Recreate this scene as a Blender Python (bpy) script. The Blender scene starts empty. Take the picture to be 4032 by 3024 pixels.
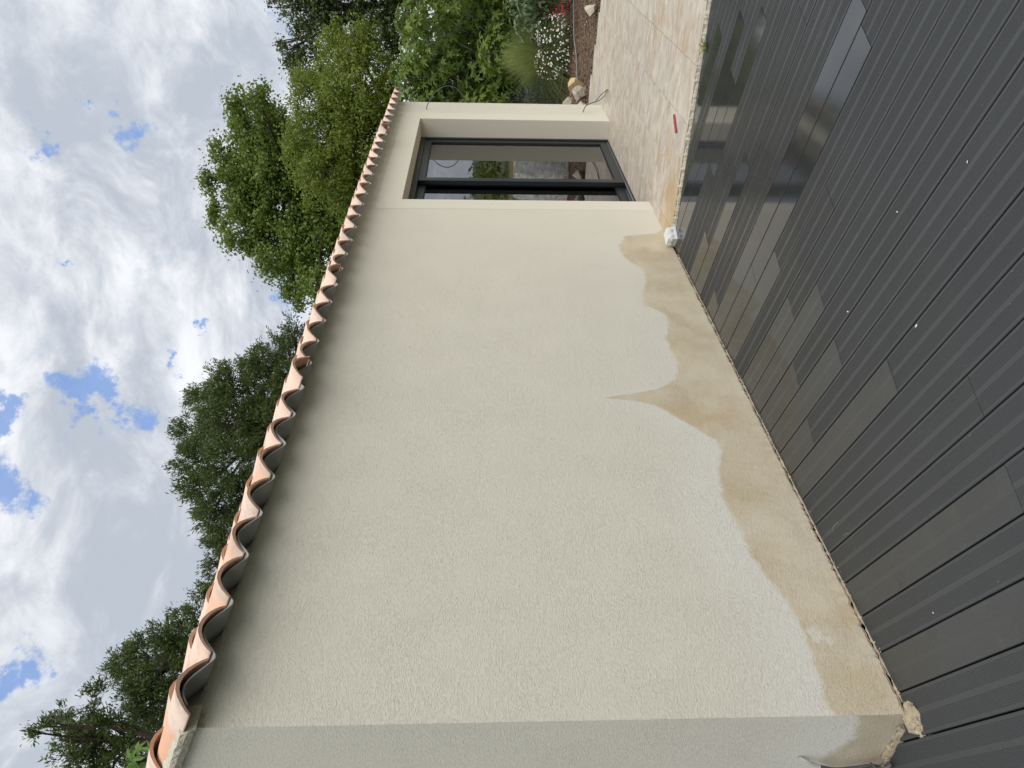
import bpy, math, random
import numpy as np
from mathutils import Vector, Matrix, noise as mn

R = math.radians
random.seed(7)
scene = bpy.context.scene
COL = scene.collection

# ------------------------------------------------------------------ camera
CAM_H = 1.52
yaw, pitch = R(34.6), math.atan(131 / 3000.0)
F = Vector((math.cos(pitch) * math.cos(yaw), math.cos(pitch) * math.sin(yaw), -math.sin(pitch)))
RT = Vector((math.sin(yaw), -math.cos(yaw), 0))
UP = RT.cross(F)
cam_d = bpy.data.cameras.new('camera')
cam_d.sensor_width = 36
cam_d.lens = 3000 / 4032 * 36
cam_d.clip_start = 0.05
cam_d.clip_end = 3000
cam = bpy.data.objects.new('camera', cam_d)
COL.objects.link(cam)
m = Matrix(((-UP.x, RT.x, -F.x), (-UP.y, RT.y, -F.y), (-UP.z, RT.z, -F.z)))   # phone held upright, picture stored sideways
cam.matrix_world = Matrix.Translation((0, 0, CAM_H)) @ m.to_4x4()
scene.camera = cam

# ------------------------------------------------------------------ world
SUN_EL, SUN_AZ = R(50), R(-114)
world = bpy.data.worlds.new('World')
scene.world = world
world.use_nodes = True


class NT:
    """small helper to write node trees"""
    def __init__(self, tree):
        self.t = tree
        self.n = tree.nodes
        self.l = tree.links

    def node(self, typ, ins=None, **props):
        nd = self.n.new(typ)
        for k, v in props.items():
            setattr(nd, k, v)
        for k, v in (ins or {}).items():
            self.put(nd.inputs[k], v)
        return nd

    def put(self, sock, v):
        if hasattr(v, 'is_output'):
            self.l.new(v, sock)
        else:
            sock.default_value = v

    def math(self, op, a, b=0.0, c=0.0, clamp=False):
        nd = self.n.new('ShaderNodeMath')
        nd.operation = op
        nd.use_clamp = clamp
        for s, v in zip(nd.inputs, (a, b, c)):
            self.put(s, v)
        return nd.outputs[0]

    def vmath(self, op, a, b=None, scale=None):
        nd = self.n.new('ShaderNodeVectorMath')
        nd.operation = op
        self.put(nd.inputs[0], a)
        if b is not None:
            self.put(nd.inputs[1], b)
        if scale is not None:
            self.put(nd.inputs['Scale'], scale)
        return nd.outputs['Value'] if op in ('DOT_PRODUCT', 'LENGTH', 'DISTANCE') else nd.outputs[0]

    def noise(self, vec, scale, detail=4, rough=0.55, dist=0.0):
        nd = self.node('ShaderNodeTexNoise', {'Scale': scale, 'Detail': detail, 'Roughness': rough, 'Distortion': dist})
        if vec is not None:
            self.l.new(vec, nd.inputs['Vector'])
        return nd.outputs[0]

    def ramp(self, v, a, b, lo=0.0, hi=1.0, smooth=True):
        nd = self.n.new('ShaderNodeMapRange')
        nd.interpolation_type = 'SMOOTHSTEP' if smooth else 'LINEAR'
        self.put(nd.inputs['Value'], v)
        for k, x in zip(('From Min', 'From Max', 'To Min', 'To Max'), (a, b, lo, hi)):
            self.put(nd.inputs[k], x)
        return nd.outputs[0]

    def mix(self, f, a, b, mode='MIX'):
        nd = self.n.new('ShaderNodeMix')
        nd.data_type = 'RGBA'
        nd.blend_type = mode
        self.put(nd.inputs[0], f)
        self.put(nd.inputs[6], a if hasattr(a, 'is_output') else (*a, 1))
        self.put(nd.inputs[7], b if hasattr(b, 'is_output') else (*b, 1))
        return nd.outputs[2]

    def mapping(self, vec, scale=(1, 1, 1), rot=(0, 0, 0), loc=(0, 0, 0)):
        nd = self.node('ShaderNodeMapping', {'Location': loc, 'Rotation': rot, 'Scale': scale})
        self.l.new(vec, nd.inputs['Vector'])
        return nd.outputs[0]


w = NT(world.node_tree)
w.n.clear()
sky = w.node('ShaderNodeTexSky', sky_type='NISHITA', sun_disc=False, sun_elevation=SUN_EL,
             sun_rotation=math.pi / 2 - SUN_AZ, altitude=200.0, air_density=1.0, dust_density=0.6, ozone_density=1.5)
tc = w.node('ShaderNodeTexCoord')
dirv = tc.outputs['Generated']
sep = w.node('ShaderNodeSeparateXYZ', {'Vector': dirv})
den = w.math('ADD', w.math('MAXIMUM', sep.outputs[2], 0.0), 0.34)
comb = w.node('ShaderNodeCombineXYZ', {0: w.math('DIVIDE', sep.outputs[0], den), 1: w.math('DIVIDE', sep.outputs[1], den), 2: 0.37})
P = comb.outputs[0]
warp = w.node('ShaderNodeTexNoise', {'Scale': 1.6, 'Detail': 3.0})
w.l.new(P, warp.inputs['Vector'])
Pw = w.vmath('ADD', P, w.vmath('SCALE', w.vmath('SUBTRACT', warp.outputs['Color'], (0.5, 0.5, 0.5)), scale=0.45))
n_big = w.noise(Pw, 1.9, 8, 0.58)
n_mid = w.noise(w.mapping(Pw, loc=(3.1, 7.7, 0)), 4.2, 8, 0.62)
n_fine = w.noise(w.mapping(Pw, loc=(9.1, 1.7, 0)), 12.0, 6, 0.64)
# rents in the cloud cover where clear blue shows
gaps = [(0.871, 0.231, 0.434, 20), (0.886, 0.247, 0.392, 36), (0.834, 0.271, 0.481, 30), (0.792, 0.39, 0.47, 20),
        (0.73, 0.504, 0.462, 38), (0.719, 0.535, 0.443, 32), (0.732, 0.545, 0.409, 38), (0.684, 0.522, 0.51, 34),
        (0.639, 0.582, 0.503, 46), (0.499, 0.714, 0.491, 34), (0.818, 0.469, 0.333, 18), (0.863, 0.442, 0.245, 26),
        (0.963, 0.157, 0.222, 30), (0.796, 0.508, 0.329, 18), (0.777, 0.503, 0.38, 18),
        (0.2, -0.6, 0.77, 60), (-0.5, 0.4, 0.77, 70), (-0.3, -0.8, 0.5, 50), (0.6, -0.65, 0.45, 40), (0.1, 0.3, 0.95, 50)]
dvw = w.vmath('ADD', dirv, w.vmath('SCALE', w.vmath('SUBTRACT', warp.outputs['Color'], (0.5, 0.5, 0.5)), scale=0.05))
nf = w.node('ShaderNodeTexNoise', {'Scale': 11.0, 'Detail': 8.0, 'Roughness': 0.68})
w.l.new(dirv, nf.inputs['Vector'])
dvw = w.vmath('ADD', dvw, w.vmath('SCALE', w.vmath('SUBTRACT', nf.outputs['Color'], (0.5, 0.5, 0.5)), scale=0.17))
gap = None
for gx, gy, gz, gr in gaps:
    d = w.vmath('DISTANCE', dvw, (gx, gy, gz))
    rr = gr / 1750.0
    g1 = w.ramp(d, rr * 0.1, rr * 2.1, 1.0, 0.0)
    gap = g1 if gap is None else w.math('MAXIMUM', gap, g1)
thin = w.ramp(n_mid, 0.50, 0.70)
gapm = w.math('MULTIPLY', w.ramp(w.math('ADD', gap, w.math('MULTIPLY', w.math('SUBTRACT', n_fine, 0.5), 2.4)), 0.38, 1.0), 0.85)
veil = w.math('MULTIPLY', w.ramp(n_big, 0.40, 0.28), 0.30)
clear = w.math('MAXIMUM', gapm, veil)
bright = w.ramp(w.math('ADD', w.math('MULTIPLY', n_mid, 0.66), w.math('MULTIPLY', n_fine, 0.34)), 0.41, 0.66)
shade = w.ramp(n_big, 0.36, 0.62)
ccol = w.mix(bright, (3.7, 4.05, 4.6), (7.2, 7.3, 7.5))
ccol = w.mix(w.math('MULTIPLY', shade, 0.28), ccol, (3.7, 4.15, 4.8))
blue = w.mix(0.75, sky.outputs[0], (1.6, 2.9, 6.0))
out = w.mix(clear, ccol, blue)
horizon = w.ramp(sep.outputs[2], -0.02, 0.30, 0.45, 0.0)
out = w.mix(horizon, out, (5.2, 5.6, 6.2))
bg = w.node('ShaderNodeBackground', {'Color': out, 'Strength': 0.1})
wo = w.node('ShaderNodeOutputWorld', {'Surface': bg.outputs[0]})

sun_d = bpy.data.lights.new('sun', 'SUN')
sun_d.energy = 1.8
sun_d.angle = R(80)
sun_d.color = (1.0, 0.95, 0.86)
sun = bpy.data.objects.new('sun', sun_d)
COL.objects.link(sun)
sdir = Vector((math.cos(SUN_EL) * math.cos(SUN_AZ), math.cos(SUN_EL) * math.sin(SUN_AZ), math.sin(SUN_EL)))
sun.rotation_euler = sdir.to_track_quat('Z', 'Y').to_euler()
sun.location = (0, -5, 12)

scene.view_settings.view_transform = 'Standard'
scene.view_settings.look = 'None'
scene.view_settings.exposure = 0.50
scene.view_settings.gamma = 1.0
scene.view_settings.use_curve_mapping = False
scene.cycles.max_bounces = 7
scene.cycles.transparent_max_bounces = 12
scene.cycles.caustics_reflective = False
scene.cycles.caustics_refractive = False
scene.cycles.use_denoising = True


# ------------------------------------------------------------------ helpers
def link(o, parent=None):
    COL.objects.link(o)
    if parent is not None:
        o.parent = parent
    return o


def mesh_obj(name, verts, faces, mats=None, parent=None, smooth=False, mat_idx=None):
    me = bpy.data.meshes.new(name)
    me.from_pydata([tuple(v) for v in verts], [], faces)
    for mt in (mats if isinstance(mats, (list, tuple)) else [mats]):
        if mt is not None:
            me.materials.append(mt)
    if mat_idx is not None:
        me.polygons.foreach_set('material_index', mat_idx)
    if smooth:
        me.polygons.foreach_set('use_smooth', [True] * len(me.polygons))
    me.update()
    return link(bpy.data.objects.new(name, me), parent)


def quads_mesh(name, V, nper, mat, parent=None):
    """V: (N, nper, 3) array, one n-gon each"""
    N = V.shape[0]
    me = bpy.data.meshes.new(name)
    me.vertices.add(N * nper)
    me.vertices.foreach_set('co', V.astype(np.float32).ravel())
    me.loops.add(N * nper)
    me.loops.foreach_set('vertex_index', np.arange(N * nper, dtype=np.int32))
    me.polygons.add(N)
    me.polygons.foreach_set('loop_start', np.arange(0, N * nper, nper, dtype=np.int32))
    me.materials.append(mat)
    me.update(calc_edges=True)
    return link(bpy.data.objects.new(name, me), parent)


def empty(name, loc, label, cat, group=None, kind=None):
    o = bpy.data.objects.new(name, None)
    o.empty_display_size = 0.1
    o.location = loc
    COL.objects.link(o)
    tag(o, label, cat, group, kind)
    return o


def tag(o, label=None, cat=None, group=None, kind=None):
    if label:
        o['label'] = label
    if cat:
        o['category'] = cat
    if group:
        o['group'] = group
    if kind:
        o['kind'] = kind
    return o


class MB:
    def __init__(self):
        self.v, self.f = [], []

    def add(self, vs, fs):
        b = len(self.v)
        self.v += [tuple(x) for x in vs]
        self.f += [tuple(i + b for i in f) for f in fs]

    def box(self, x0, x1, y0, y1, z0, z1):
        self.add([(x0, y0, z0), (x1, y0, z0), (x1, y1, z0), (x0, y1, z0), (x0, y0, z1), (x1, y0, z1), (x1, y1, z1), (x0, y1, z1)],
                 [(0, 3, 2, 1), (4, 5, 6, 7), (0, 1, 5, 4), (1, 2, 6, 5), (2, 3, 7, 6), (3, 0, 4, 7)])

    def tube(self, pts, rad, sides=8, cap=True):
        pts = [Vector(p) for p in pts]
        n = len(pts)
        rads = rad if isinstance(rad, (list, tuple)) else [rad] * n
        vs, fs = [], []
        up = Vector((0.13, 0.2, 1)).normalized()
        for i, p in enumerate(pts):
            t = (pts[min(i + 1, n - 1)] - pts[max(i - 1, 0)]).normalized()
            a = t.cross(up)
            if a.length < 1e-3:
                a = t.cross(Vector((1, 0, 0)))
            a.normalize()
            b = t.cross(a).normalized()
            for k in range(sides):
                an = 2 * math.pi * k / sides
                vs.append(p + (a * math.cos(an) + b * math.sin(an)) * rads[i])
        for i in range(n - 1):
            for k in range(sides):
                k2 = (k + 1) % sides
                fs.append((i * sides + k, i * sides + k2, (i + 1) * sides + k2, (i + 1) * sides + k))
        if cap:
            fs.append(tuple(range(sides)))
            fs.append(tuple((n - 1) * sides + k for k in reversed(range(sides))))
        self.add(vs, fs)

    def build(self, name, mat, parent=None, smooth=False):
        return mesh_obj(name, self.v, self.f, mat, parent, smooth)


def bez(pts, n=24):
    """Catmull-Rom through the points"""
    pts = [Vector(p) for p in pts]
    P_ = [pts[0]] + pts + [pts[-1]]
    out = []
    seg = len(pts) - 1
    for s in range(seg):
        p0, p1, p2, p3 = P_[s:s + 4]
        m_ = max(2, n // seg)
        for i in range(m_):
            t = i / m_
            out.append(0.5 * ((2 * p1) + (p2 - p0) * t + (2 * p0 - 5 * p1 + 4 * p2 - p3) * t * t + (3 * p1 - p0 - 3 * p2 + p3) * t ** 3))
    out.append(pts[-1])
    return out


def new_mat(name):
    mt = bpy.data.materials.new(name)
    mt.use_nodes = True
    t = NT(mt.node_tree)
    t.n.clear()
    o = t.node('ShaderNodeOutputMaterial')
    return mt, t, o


def finish(t, o, color, rough=0.6, bump=None, strength=0.3, dist=0.01, **extra):
    p = t.node('ShaderNodeBsdfPrincipled')
    t.put(p.inputs['Base Color'], color if hasattr(color, 'is_output') else (*color, 1))
    t.put(p.inputs['Roughness'], rough)
    for k, v in extra.items():
        t.put(p.inputs[k.replace('_', ' ')], v)
    if bump is not None:
        b = t.node('ShaderNodeBump', {'Strength': strength, 'Distance': dist, 'Height': bump})
        t.l.new(b.outputs[0], p.inputs['Normal'])
    t.l.new(p.outputs[0], o.inputs['Surface'])
    return p


def wpos(t):
    return t.node('ShaderNodeNewGeometry').outputs['Position']


def simple_mat(name, col, rough=0.6, var=0.15, scale=6.0, bump=0.0, bscale=60, bdist=0.004, **extra):
    mt, t, o = new_mat(name)
    p = wpos(t)
    n = t.noise(p, scale, 5)
    c = t.mix(n, tuple(x * (1 - var) for x in col), tuple(min(1, x * (1 + var)) for x in col))
    b = t.noise(p, bscale, 4) if bump else None
    finish(t, o, c, rough, b, bump, bdist, **extra)
    return mt


# ------------------------------------------------------------------ materials
def curve_node(t, v, pts, x0, x1, y1):
    """piecewise linear profile y(x) as a float curve"""
    nd = t.node('ShaderNodeFloatCurve')
    t.put(nd.inputs['Value'], t.ramp(v, x0, x1, 0, 1, smooth=False))
    cm = nd.mapping
    cm.use_clip = True
    c = cm.curves[0]
    pts = sorted(pts)
    while len(c.points) > 2:
        c.points.remove(c.points[1])
    q = [((x - x0) / (x1 - x0), y / y1) for x, y in pts]
    c.points[0].location = q[0]
    c.points[1].location = q[-1]
    for a in q[1:-1]:
        c.points.new(*a)
    for pnt in c.points:
        pnt.handle_type = 'VECTOR'
    cm.update()
    return t.math('MULTIPLY', nd.outputs[0], y1)


STAIN = [(1.50, .265), (1.57, .285), (1.68, .262), (1.85, .25), (2.0, .27), (2.15, .318), (2.28, .342), (2.45, .352), (2.63, .37), (2.80, .345),
         (2.97, .285), (3.05, .292), (3.17, .39), (3.25, .455), (3.33, .52), (3.38, .60), (3.405, .70), (3.425, .85), (3.45, .74), (3.475, .62), (3.52, .50), (3.56, .44), (3.64, .37),
         (3.78, .335), (4.07, .345), (4.25, .295), (4.36, .285), (4.44, .33), (4.50, .415), (4.62, .40), (4.74, .365), (4.90, .325), (5.06, .32),
         (5.16, .39), (5.29, .43), (5.45, .43), (5.56, .385), (5.64, .37), (5.70, .10), (5.82, .0)]


def wall_material(name, textured=1.0, stain=True, side=False):
    mt, t, o = new_mat(name)
    p = wpos(t)
    s = t.node('ShaderNodeSeparateXYZ', {'Vector': p})
    X, Y, Z = s.outputs
    big = t.noise(p, 0.8, 4)
    mid = t.noise(p, 5.0, 5)
    # trowelled worm marks: short strokes whose direction drifts over the wall
    wv = t.node('ShaderNodeTexNoise', {'Scale': 1.1, 'Detail': 2.0})
    t.l.new(p, wv.inputs['Vector'])
    pw = t.vmath('ADD', p, t.vmath('SCALE', t.vmath('SUBTRACT', wv.outputs['Color'], (.5, .5, .5)), scale=0.22))
    w1 = t.noise(t.mapping(pw, scale=(85, 85, 200), rot=(0, R(28), 0)), 1.0, 3, 0.6, 0.7)
    w2 = t.noise(t.mapping(pw, scale=(70, 70, 165), rot=(0, R(-12), 0)), 1.0, 3, 0.6, 0.8)
    grain = t.noise(p, 300, 3, 0.6)
    patch = t.ramp(t.noise(p, 3.2, 3), 0.35, 0.62)
    strokes = t.math('ADD', t.ramp(w1, 0.50, 0.63), t.math('MULTIPLY', t.ramp(w2, 0.54, 0.66), 0.8))
    h = t.math('ADD', t.math('MULTIPLY', strokes, t.math('ADD', t.math('MULTIPLY', patch, 0.28), 0.58)), t.math('MULTIPLY', grain, 0.5))
    base = t.mix(big, (0.690, 0.660, 0.562), (0.705, 0.676, 0.585))
    base = t.mix(t.math('MULTIPLY', mid, 0.10), base, (0.60, 0.575, 0.48))
    fac = None
    if stain:
        jit = t.math('MULTIPLY', t.math('SUBTRACT', t.noise(p, 16, 6), 0.5), 0.055)
        if side:
            zt = curve_node(t, Y, [(2.44, .20), (2.50, .165), (2.6, .15), (2.68, .20), (2.75, .24), (2.85, .2), (3.1, .3), (5.2, .22)], 2.44, 5.2, 1.0)
        else:
            zt = curve_node(t, X, STAIN, 1.5, 5.82, 1.0)
        df = t.math('SUBTRACT', t.math('ADD', zt, jit), Z)
        fac = t.ramp(df, -0.030, 0.030) if side else t.ramp(df, -0.014, 0.020)
        halo = t.math('MULTIPLY', t.ramp(df, -0.38, -0.01), t.ramp(X, 4.6, 2.2, 0.15, 0.75))
        base = t.mix(halo, base, (0.735, 0.715, 0.655))
        if not side:
            for cx, cz, rx, rz in ((1.845, .212, .042, .032), (1.815, .165, .022, .016)):
                dx = t.math('DIVIDE', t.math('SUBTRACT', X, cx), rx)
                dz = t.math('DIVIDE', t.math('SUBTRACT', Z, cz), rz)
                dd = t.math('ADD', t.math('SQRT', t.math('ADD', t.math('MULTIPLY', dx, dx), t.math('MULTIPLY', dz, dz))),
                            t.math('MULTIPLY', t.math('SUBTRACT', t.noise(p, 40, 3), .5), 1.3))
                fac = t.math('MULTIPLY', fac, t.ramp(dd, 0.55, 1.25, 0.35, 1.0))
        wet = t.mix(t.ramp(t.noise(p, 3.6, 5, .6), .32, .68), (0.655, 0.575, 0.425), (0.535, 0.450, 0.305))
        wet = t.mix(t.ramp(Z, 0.0, 0.16, 0.35, 0.0), wet, (0.50, 0.44, 0.34))
        fac = t.math('MULTIPLY', fac, t.ramp(mid, 0.2, 0.8, 0.72, 1.0))
        tide = t.math('MULTIPLY', t.ramp(t.noise(p, 7.5, 6, .65), .50, .66), .55)
        wet = t.mix(tide, wet, (0.62, 0.555, 0.43))
        rust = t.math('MULTIPLY', t.ramp(t.noise(t.vmath('ADD', p, (7.0, 3.0, 1.0)), 2.4, 5, .6), .52, .68), .5)
        wet = t.mix(rust, wet, (0.50, 0.385, 0.215))
        if side:
            wet = t.mix(0.4, wet, (0.33, 0.27, 0.17))
        base = t.mix(fac, base, wet)
    # grey run-off streaks of rain down the wall
    drip = t.ramp(t.noise(t.mapping(p, scale=(5, 5, 0.5)), 1.0, 4), 0.5, 0.72)
    base = t.mix(t.math('MULTIPLY', drip, 0.04), base, (0.48, 0.46, 0.38))
    finish(t, o, base, 0.92, h, 0.55 * textured + 0.08, 0.0025 if textured > .5 else .0015, **{'Specular_IOR_Level': 0.25})
    return mt


M_wall = wall_material('render_coat', 1.0, True)
M_side = wall_material('render_coat_return', 1.0, True, side=True)
M_smooth = wall_material('smooth_render_surround', 0.25, False)
M_inner = simple_mat('interior_plaster', (0.60, 0.57, 0.47), 0.9, 0.08, 3)
M_screed = simple_mat('interior_screed', (0.55, 0.52, 0.46), 0.7, 0.15, 4)
M_mortar = simple_mat('rough_mortar', (0.50, 0.44, 0.35), 0.95, 0.35, 14, 1.0, 60, 0.01)
M_lump = simple_mat('wet_sand_mortar', (0.40, 0.335, 0.235), 0.9, 0.6, 34, 1.0, 70, 0.015)
M_verge = simple_mat('verge_mortar', (0.56, 0.52, 0.42), 0.95, 0.25, 20, 1.0, 60, 0.012)
M_fibre = simple_mat('fibre_cement', (0.32, 0.32, 0.30), 0.8, 0.25, 12, 0.3, 90, 0.003)
M_dark = simple_mat('dark_underframe', (0.012, 0.012, 0.012), 0.9)
M_frame = simple_mat('anthracite_aluminium', (0.016, 0.021, 0.025), 0.38, 0.1, 8, 0.1, 400, 0.0005)
M_seal = simple_mat('black_gasket', (0.01, 0.01, 0.01), 0.6)
M_track = simple_mat('bare_aluminium', (0.75, 0.76, 0.76), 0.35, 0.05, 30, Metallic=0.6)
M_cable = simple_mat('grey_cable_sheath', (0.085, 0.085, 0.09), 0.5, 0.3, 40)
M_cable_w = simple_mat('painted_cable_sheath', (0.45, 0.44, 0.40), 0.7, 0.4, 60)
M_box = simple_mat('white_plastic', (0.72, 0.74, 0.73), 0.4, 0.05, 20)
M_hose = simple_mat('grey_drip_hose', (0.20, 0.20, 0.20), 0.6, 0.2, 20)
M_rock = simple_mat('limestone', (0.50, 0.45, 0.36), 0.9, 0.35, 9, 1.0, 30, 0.02)
M_rock_y = simple_mat('ochre_limestone', (0.54, 0.41, 0.22), 0.9, 0.3, 9, 1.0, 30, 0.02)
M_bark = simple_mat('bark', (0.06, 0.048, 0.036), 0.9, 0.35, 12, 1.0, 35, 0.03)
M_wood = simple_mat('raw_timber', (0.50, 0.36, 0.17), 0.7, 0.2, 10)
M_red = simple_mat('red_wood_stick', (0.28, 0.06, 0.05), 0.6, 0.3, 60)
M_petal = simple_mat('fallen_petal', (0.72, 0.70, 0.52), 0.7, 0.1, 60)
M_hill = simple_mat('hazy_hill_scrub', (0.09, 0.12, 0.10), 1.0, 0.3, 0.02)  # bluish tint puts distance haze into the hill colour
M_straw = simple_mat('dry_straw', (0.30, 0.26, 0.15), 0.8, 0.2, 60)


def deck_material(name, smooth):
    mt, t, o = new_mat(name)
    p = wpos(t)
    s = t.node('ShaderNodeSeparateXYZ', {'Vector': p})
    rnd = t.node('ShaderNodeObjectInfo').outputs['Random']
    # frame turned along the boards
    pr = t.mapping(p, rot=(0, 0, R(-66.6)))
    brush = t.noise(t.mapping(p, rot=(0, 0, R(-66.6)), scale=(1.5, 220 if smooth else 160, 1)), 1.0, 4, .6)
    blot = t.noise(p, 2.3, 6, .6)
    fleck = t.noise(p, 30, 4, .7)
    c = t.mix(blot, (0.028, 0.031, 0.034), (0.043, 0.047, 0.050))
    c = t.mix(t.math('MULTIPLY', rnd, 0.5), c, (0.040, 0.043, 0.044) if smooth else (0.030, 0.033, 0.035))
    c = t.mix(t.math('MULTIPLY', brush, 0.30), c, (0.056, 0.060, 0.064))
    if smooth:
        dust = t.math('MULTIPLY', t.ramp(t.noise(p, 9, 6, .7), .5, .75), .35)
        c = t.mix(dust, c, (0.075, 0.074, 0.064))
    # rain water standing where the deck lies lowest, out beyond the middle of the terrace
    wet_n = t.noise(t.mapping(p, rot=(0, 0, R(-66.6)), scale=(0.8, 3.0, 1)), 1.0, 3, .5)
    far = t.ramp(s.outputs[0], 2.3, 3.9, 0.0, 1.0)
    wall_dry = t.ramp(s.outputs[1], 2.45, 1.55, 0.15, 1.0)
    wet = t.math('MULTIPLY', t.ramp(t.math('ADD', wet_n, t.math('MULTIPLY', far, 0.30)), 0.55, 0.90), wall_dry)
    if smooth:
        wet = t.math('MAXIMUM', wet, t.ramp(t.math('ADD', t.noise(p, 2.6, 2), t.math('MULTIPLY', far, .4)), .62, .70))
    rough = t.math('ADD', t.math('MULTIPLY', t.math('SUBTRACT', 1.0, wet), (0.30 if smooth else 0.34)), t.math('ADD', t.math('MULTIPLY', fleck, .08), 0.02 if smooth else 0.21))
    c = t.mix(t.math('MULTIPLY', wet, .35), c, (0.02, 0.021, 0.02))
    h = t.math('ADD', t.math('MULTIPLY', brush, 1.0), t.math('MULTIPLY', fleck, .4))
    hb = t.math('MULTIPLY', h, t.math('SUBTRACT', 1.0, t.math('MULTIPLY', wet, .93)))
    finish(t, o, c, rough, hb, 0.55 if smooth else 0.25, 0.0012, **{'Specular_IOR_Level': 0.75})
    return mt


M_deck = deck_material('grooved_composite', False)
M_decks = deck_material('smooth_composite', True)


def travertine():
    mt, t, o = new_mat('travertine')
    p = wpos(t)
    rnd = t.node('ShaderNodeObjectInfo').outputs['Random']
    off = t.node('ShaderNodeCombineXYZ', {0: t.math('MULTIPLY', rnd, 37.0), 1: t.math('MULTIPLY', rnd, 11.0), 2: 0.0}).outputs[0]
    po = t.vmath('ADD', p, off)
    v1 = t.noise(t.mapping(po, scale=(13, 5.0, 1)), 1.0, 8, .70, .6)
    v2 = t.noise(t.mapping(po, scale=(4, 1.3, 1)), 1.0, 5, .6, .5)
    v3 = t.noise(t.mapping(po, scale=(36, 9, 1)), 1.0, 4, .6, .5)
    c = t.mix(t.ramp(v1, .35, .68), (0.61, 0.56, 0.48), (0.41, 0.34, 0.27))
    c = t.mix(t.ramp(v2, .52, .70, 0, .55), c, (0.40, 0.40, 0.39))
    c = t.mix(t.math('MULTIPLY', t.ramp(rnd, 0.55, 0.95), t.ramp(v2, .50, .36, 0, .9)), c, (0.47, 0.31, 0.16))
    c = t.mix(t.ramp(v3, .60, .70, 0, .75), c, (0.25, 0.17, 0.12))
    blot = t.math('MULTIPLY', t.ramp(t.noise(p, 1.5, 5, .6), .56, .66), t.ramp(v1, .3, .6, .3, 1))
    c = t.mix(t.math('MULTIPLY', blot, .7), c, (0.44, 0.32, 0.19))
    sx = t.node('ShaderNodeSeparateXYZ', {'Vector': p})
    damp = t.math('MULTIPLY', t.ramp(sx.outputs[0], 6.1, 5.6), t.ramp(sx.outputs[1], 1.6, 2.3))
    c = t.mix(t.math('MULTIPLY', damp, .7), c, (0.46, 0.33, 0.18))
    pits = t.ramp(t.noise(t.mapping(po, scale=(60, 20, 1)), 1.0, 3), .60, .70, 1.0, 0.0)
    finish(t, o, c, t.ramp(v2, .3, .7, .38, .62), pits, .35, .002)
    return mt


M_trav = travertine()


def tile_material():
    mt, t, o = new_mat('flamed_terracotta')
    p = wpos(t)
    rnd = t.node('ShaderNodeObjectInfo').outputs['Random']
    tcn = t.node('ShaderNodeTexCoord').outputs['Object']
    sp = t.node('ShaderNodeSeparateXYZ', {'Vector': tcn})
    off = t.node('ShaderNodeCombineXYZ', {0: t.math('MULTIPLY', rnd, 53.0), 1: 0.0, 2: 0.0}).outputs[0]
    n = t.noise(t.vmath('ADD', tcn, off), 6.0, 4, .55)
    n2 = t.noise(p, 45, 4, .6)
    pale = t.mix(t.ramp(rnd, .2, .8), (0.80, 0.60, 0.49), (0.66, 0.57, 0.49))
    ora = t.mix(t.ramp(rnd, .6, 1.0), (0.72, 0.41, 0.27), (0.78, 0.48, 0.34))
    along = t.math('ADD', t.math('MULTIPLY', sp.outputs[1], 1.6), t.math('ADD', n, t.math('MULTIPLY', t.math('SUBTRACT', rnd, .5), .5)))
    c = t.mix(t.ramp(along, .52, .92), pale, ora)
    c = t.mix(t.ramp(n2, .52, .78, 0, .5), c, (0.40, 0.31, 0.26))
    c = t.mix(t.ramp(t.noise(p, 9, 4), .5, .72, 0, .45), c, (0.42, 0.38, 0.34))
    finish(t, o, c, .75, n2, .2, .002)
    return mt


M_tile = tile_material()
M_tile_cut = simple_mat('terracotta_edge', (0.46, 0.275, 0.185), .85, .25, 30, .4, 80, .003)


def leaf_material(name, c1, c2, c3, trans=0.35, rough=0.5):
    mt, t, o = new_mat(name)
    g = t.node('ShaderNodeNewGeometry')
    ri = g.outputs['Random Per Island']
    ro = t.node('ShaderNodeObjectInfo').outputs['Random']
    r_ = t.math('FRACT', t.math('ADD', ri, t.math('MULTIPLY', ro, 7.3)))
    c = t.mix(t.ramp(r_, 0.0, .6), c1, c2)
    c = t.mix(t.ramp(r_, .75, 1.0), c, c3)
    big = t.noise(g.outputs['Position'], 1.1, 2)
    c = t.mix(t.math('MULTIPLY', t.ramp(big, .3, .7), .35), c, c3)
    pr = t.node('ShaderNodeBsdfPrincipled', {'Base Color': c, 'Roughness': rough})
    tr = t.node('ShaderNodeBsdfTranslucent', {'Color': t.mix(0.5, c, tuple(min(1, x * 1.5) for x in c3))})
    mx = t.node('ShaderNodeMixShader', {0: trans, 1: pr.outputs[0], 2: tr.outputs[0]})
    t.l.new(mx.outputs[0], o.inputs['Surface'])
    return mt


M_leaf_plane = leaf_material('plane_leaf', (0.095, 0.150, 0.024), (0.135, 0.200, 0.032), (0.195, 0.265, 0.048))
M_leaf_ash = leaf_material('ash_leaf', (0.118, 0.165, 0.020), (0.160, 0.215, 0.028), (0.225, 0.280, 0.042))
M_leaf_oak = leaf_material('oak_leaf', (0.045, 0.068, 0.018), (0.062, 0.092, 0.022), (0.092, 0.128, 0.030), .25)
M_needle = leaf_material('pine_needle', (0.050, 0.082, 0.022), (0.080, 0.118, 0.030), (0.125, 0.165, 0.042), .18, .6)
M_leaf_fig = leaf_material('fig_leaf', (0.115, 0.180, 0.028), (0.155, 0.235, 0.040), (0.220, 0.305, 0.060), .35, .55)
M_leaf_figb = leaf_material('young_fig_leaf', (0.12, 0.22, 0.04), (0.15, 0.26, 0.05), (0.19, 0.31, 0.06), .45, .42)
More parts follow.
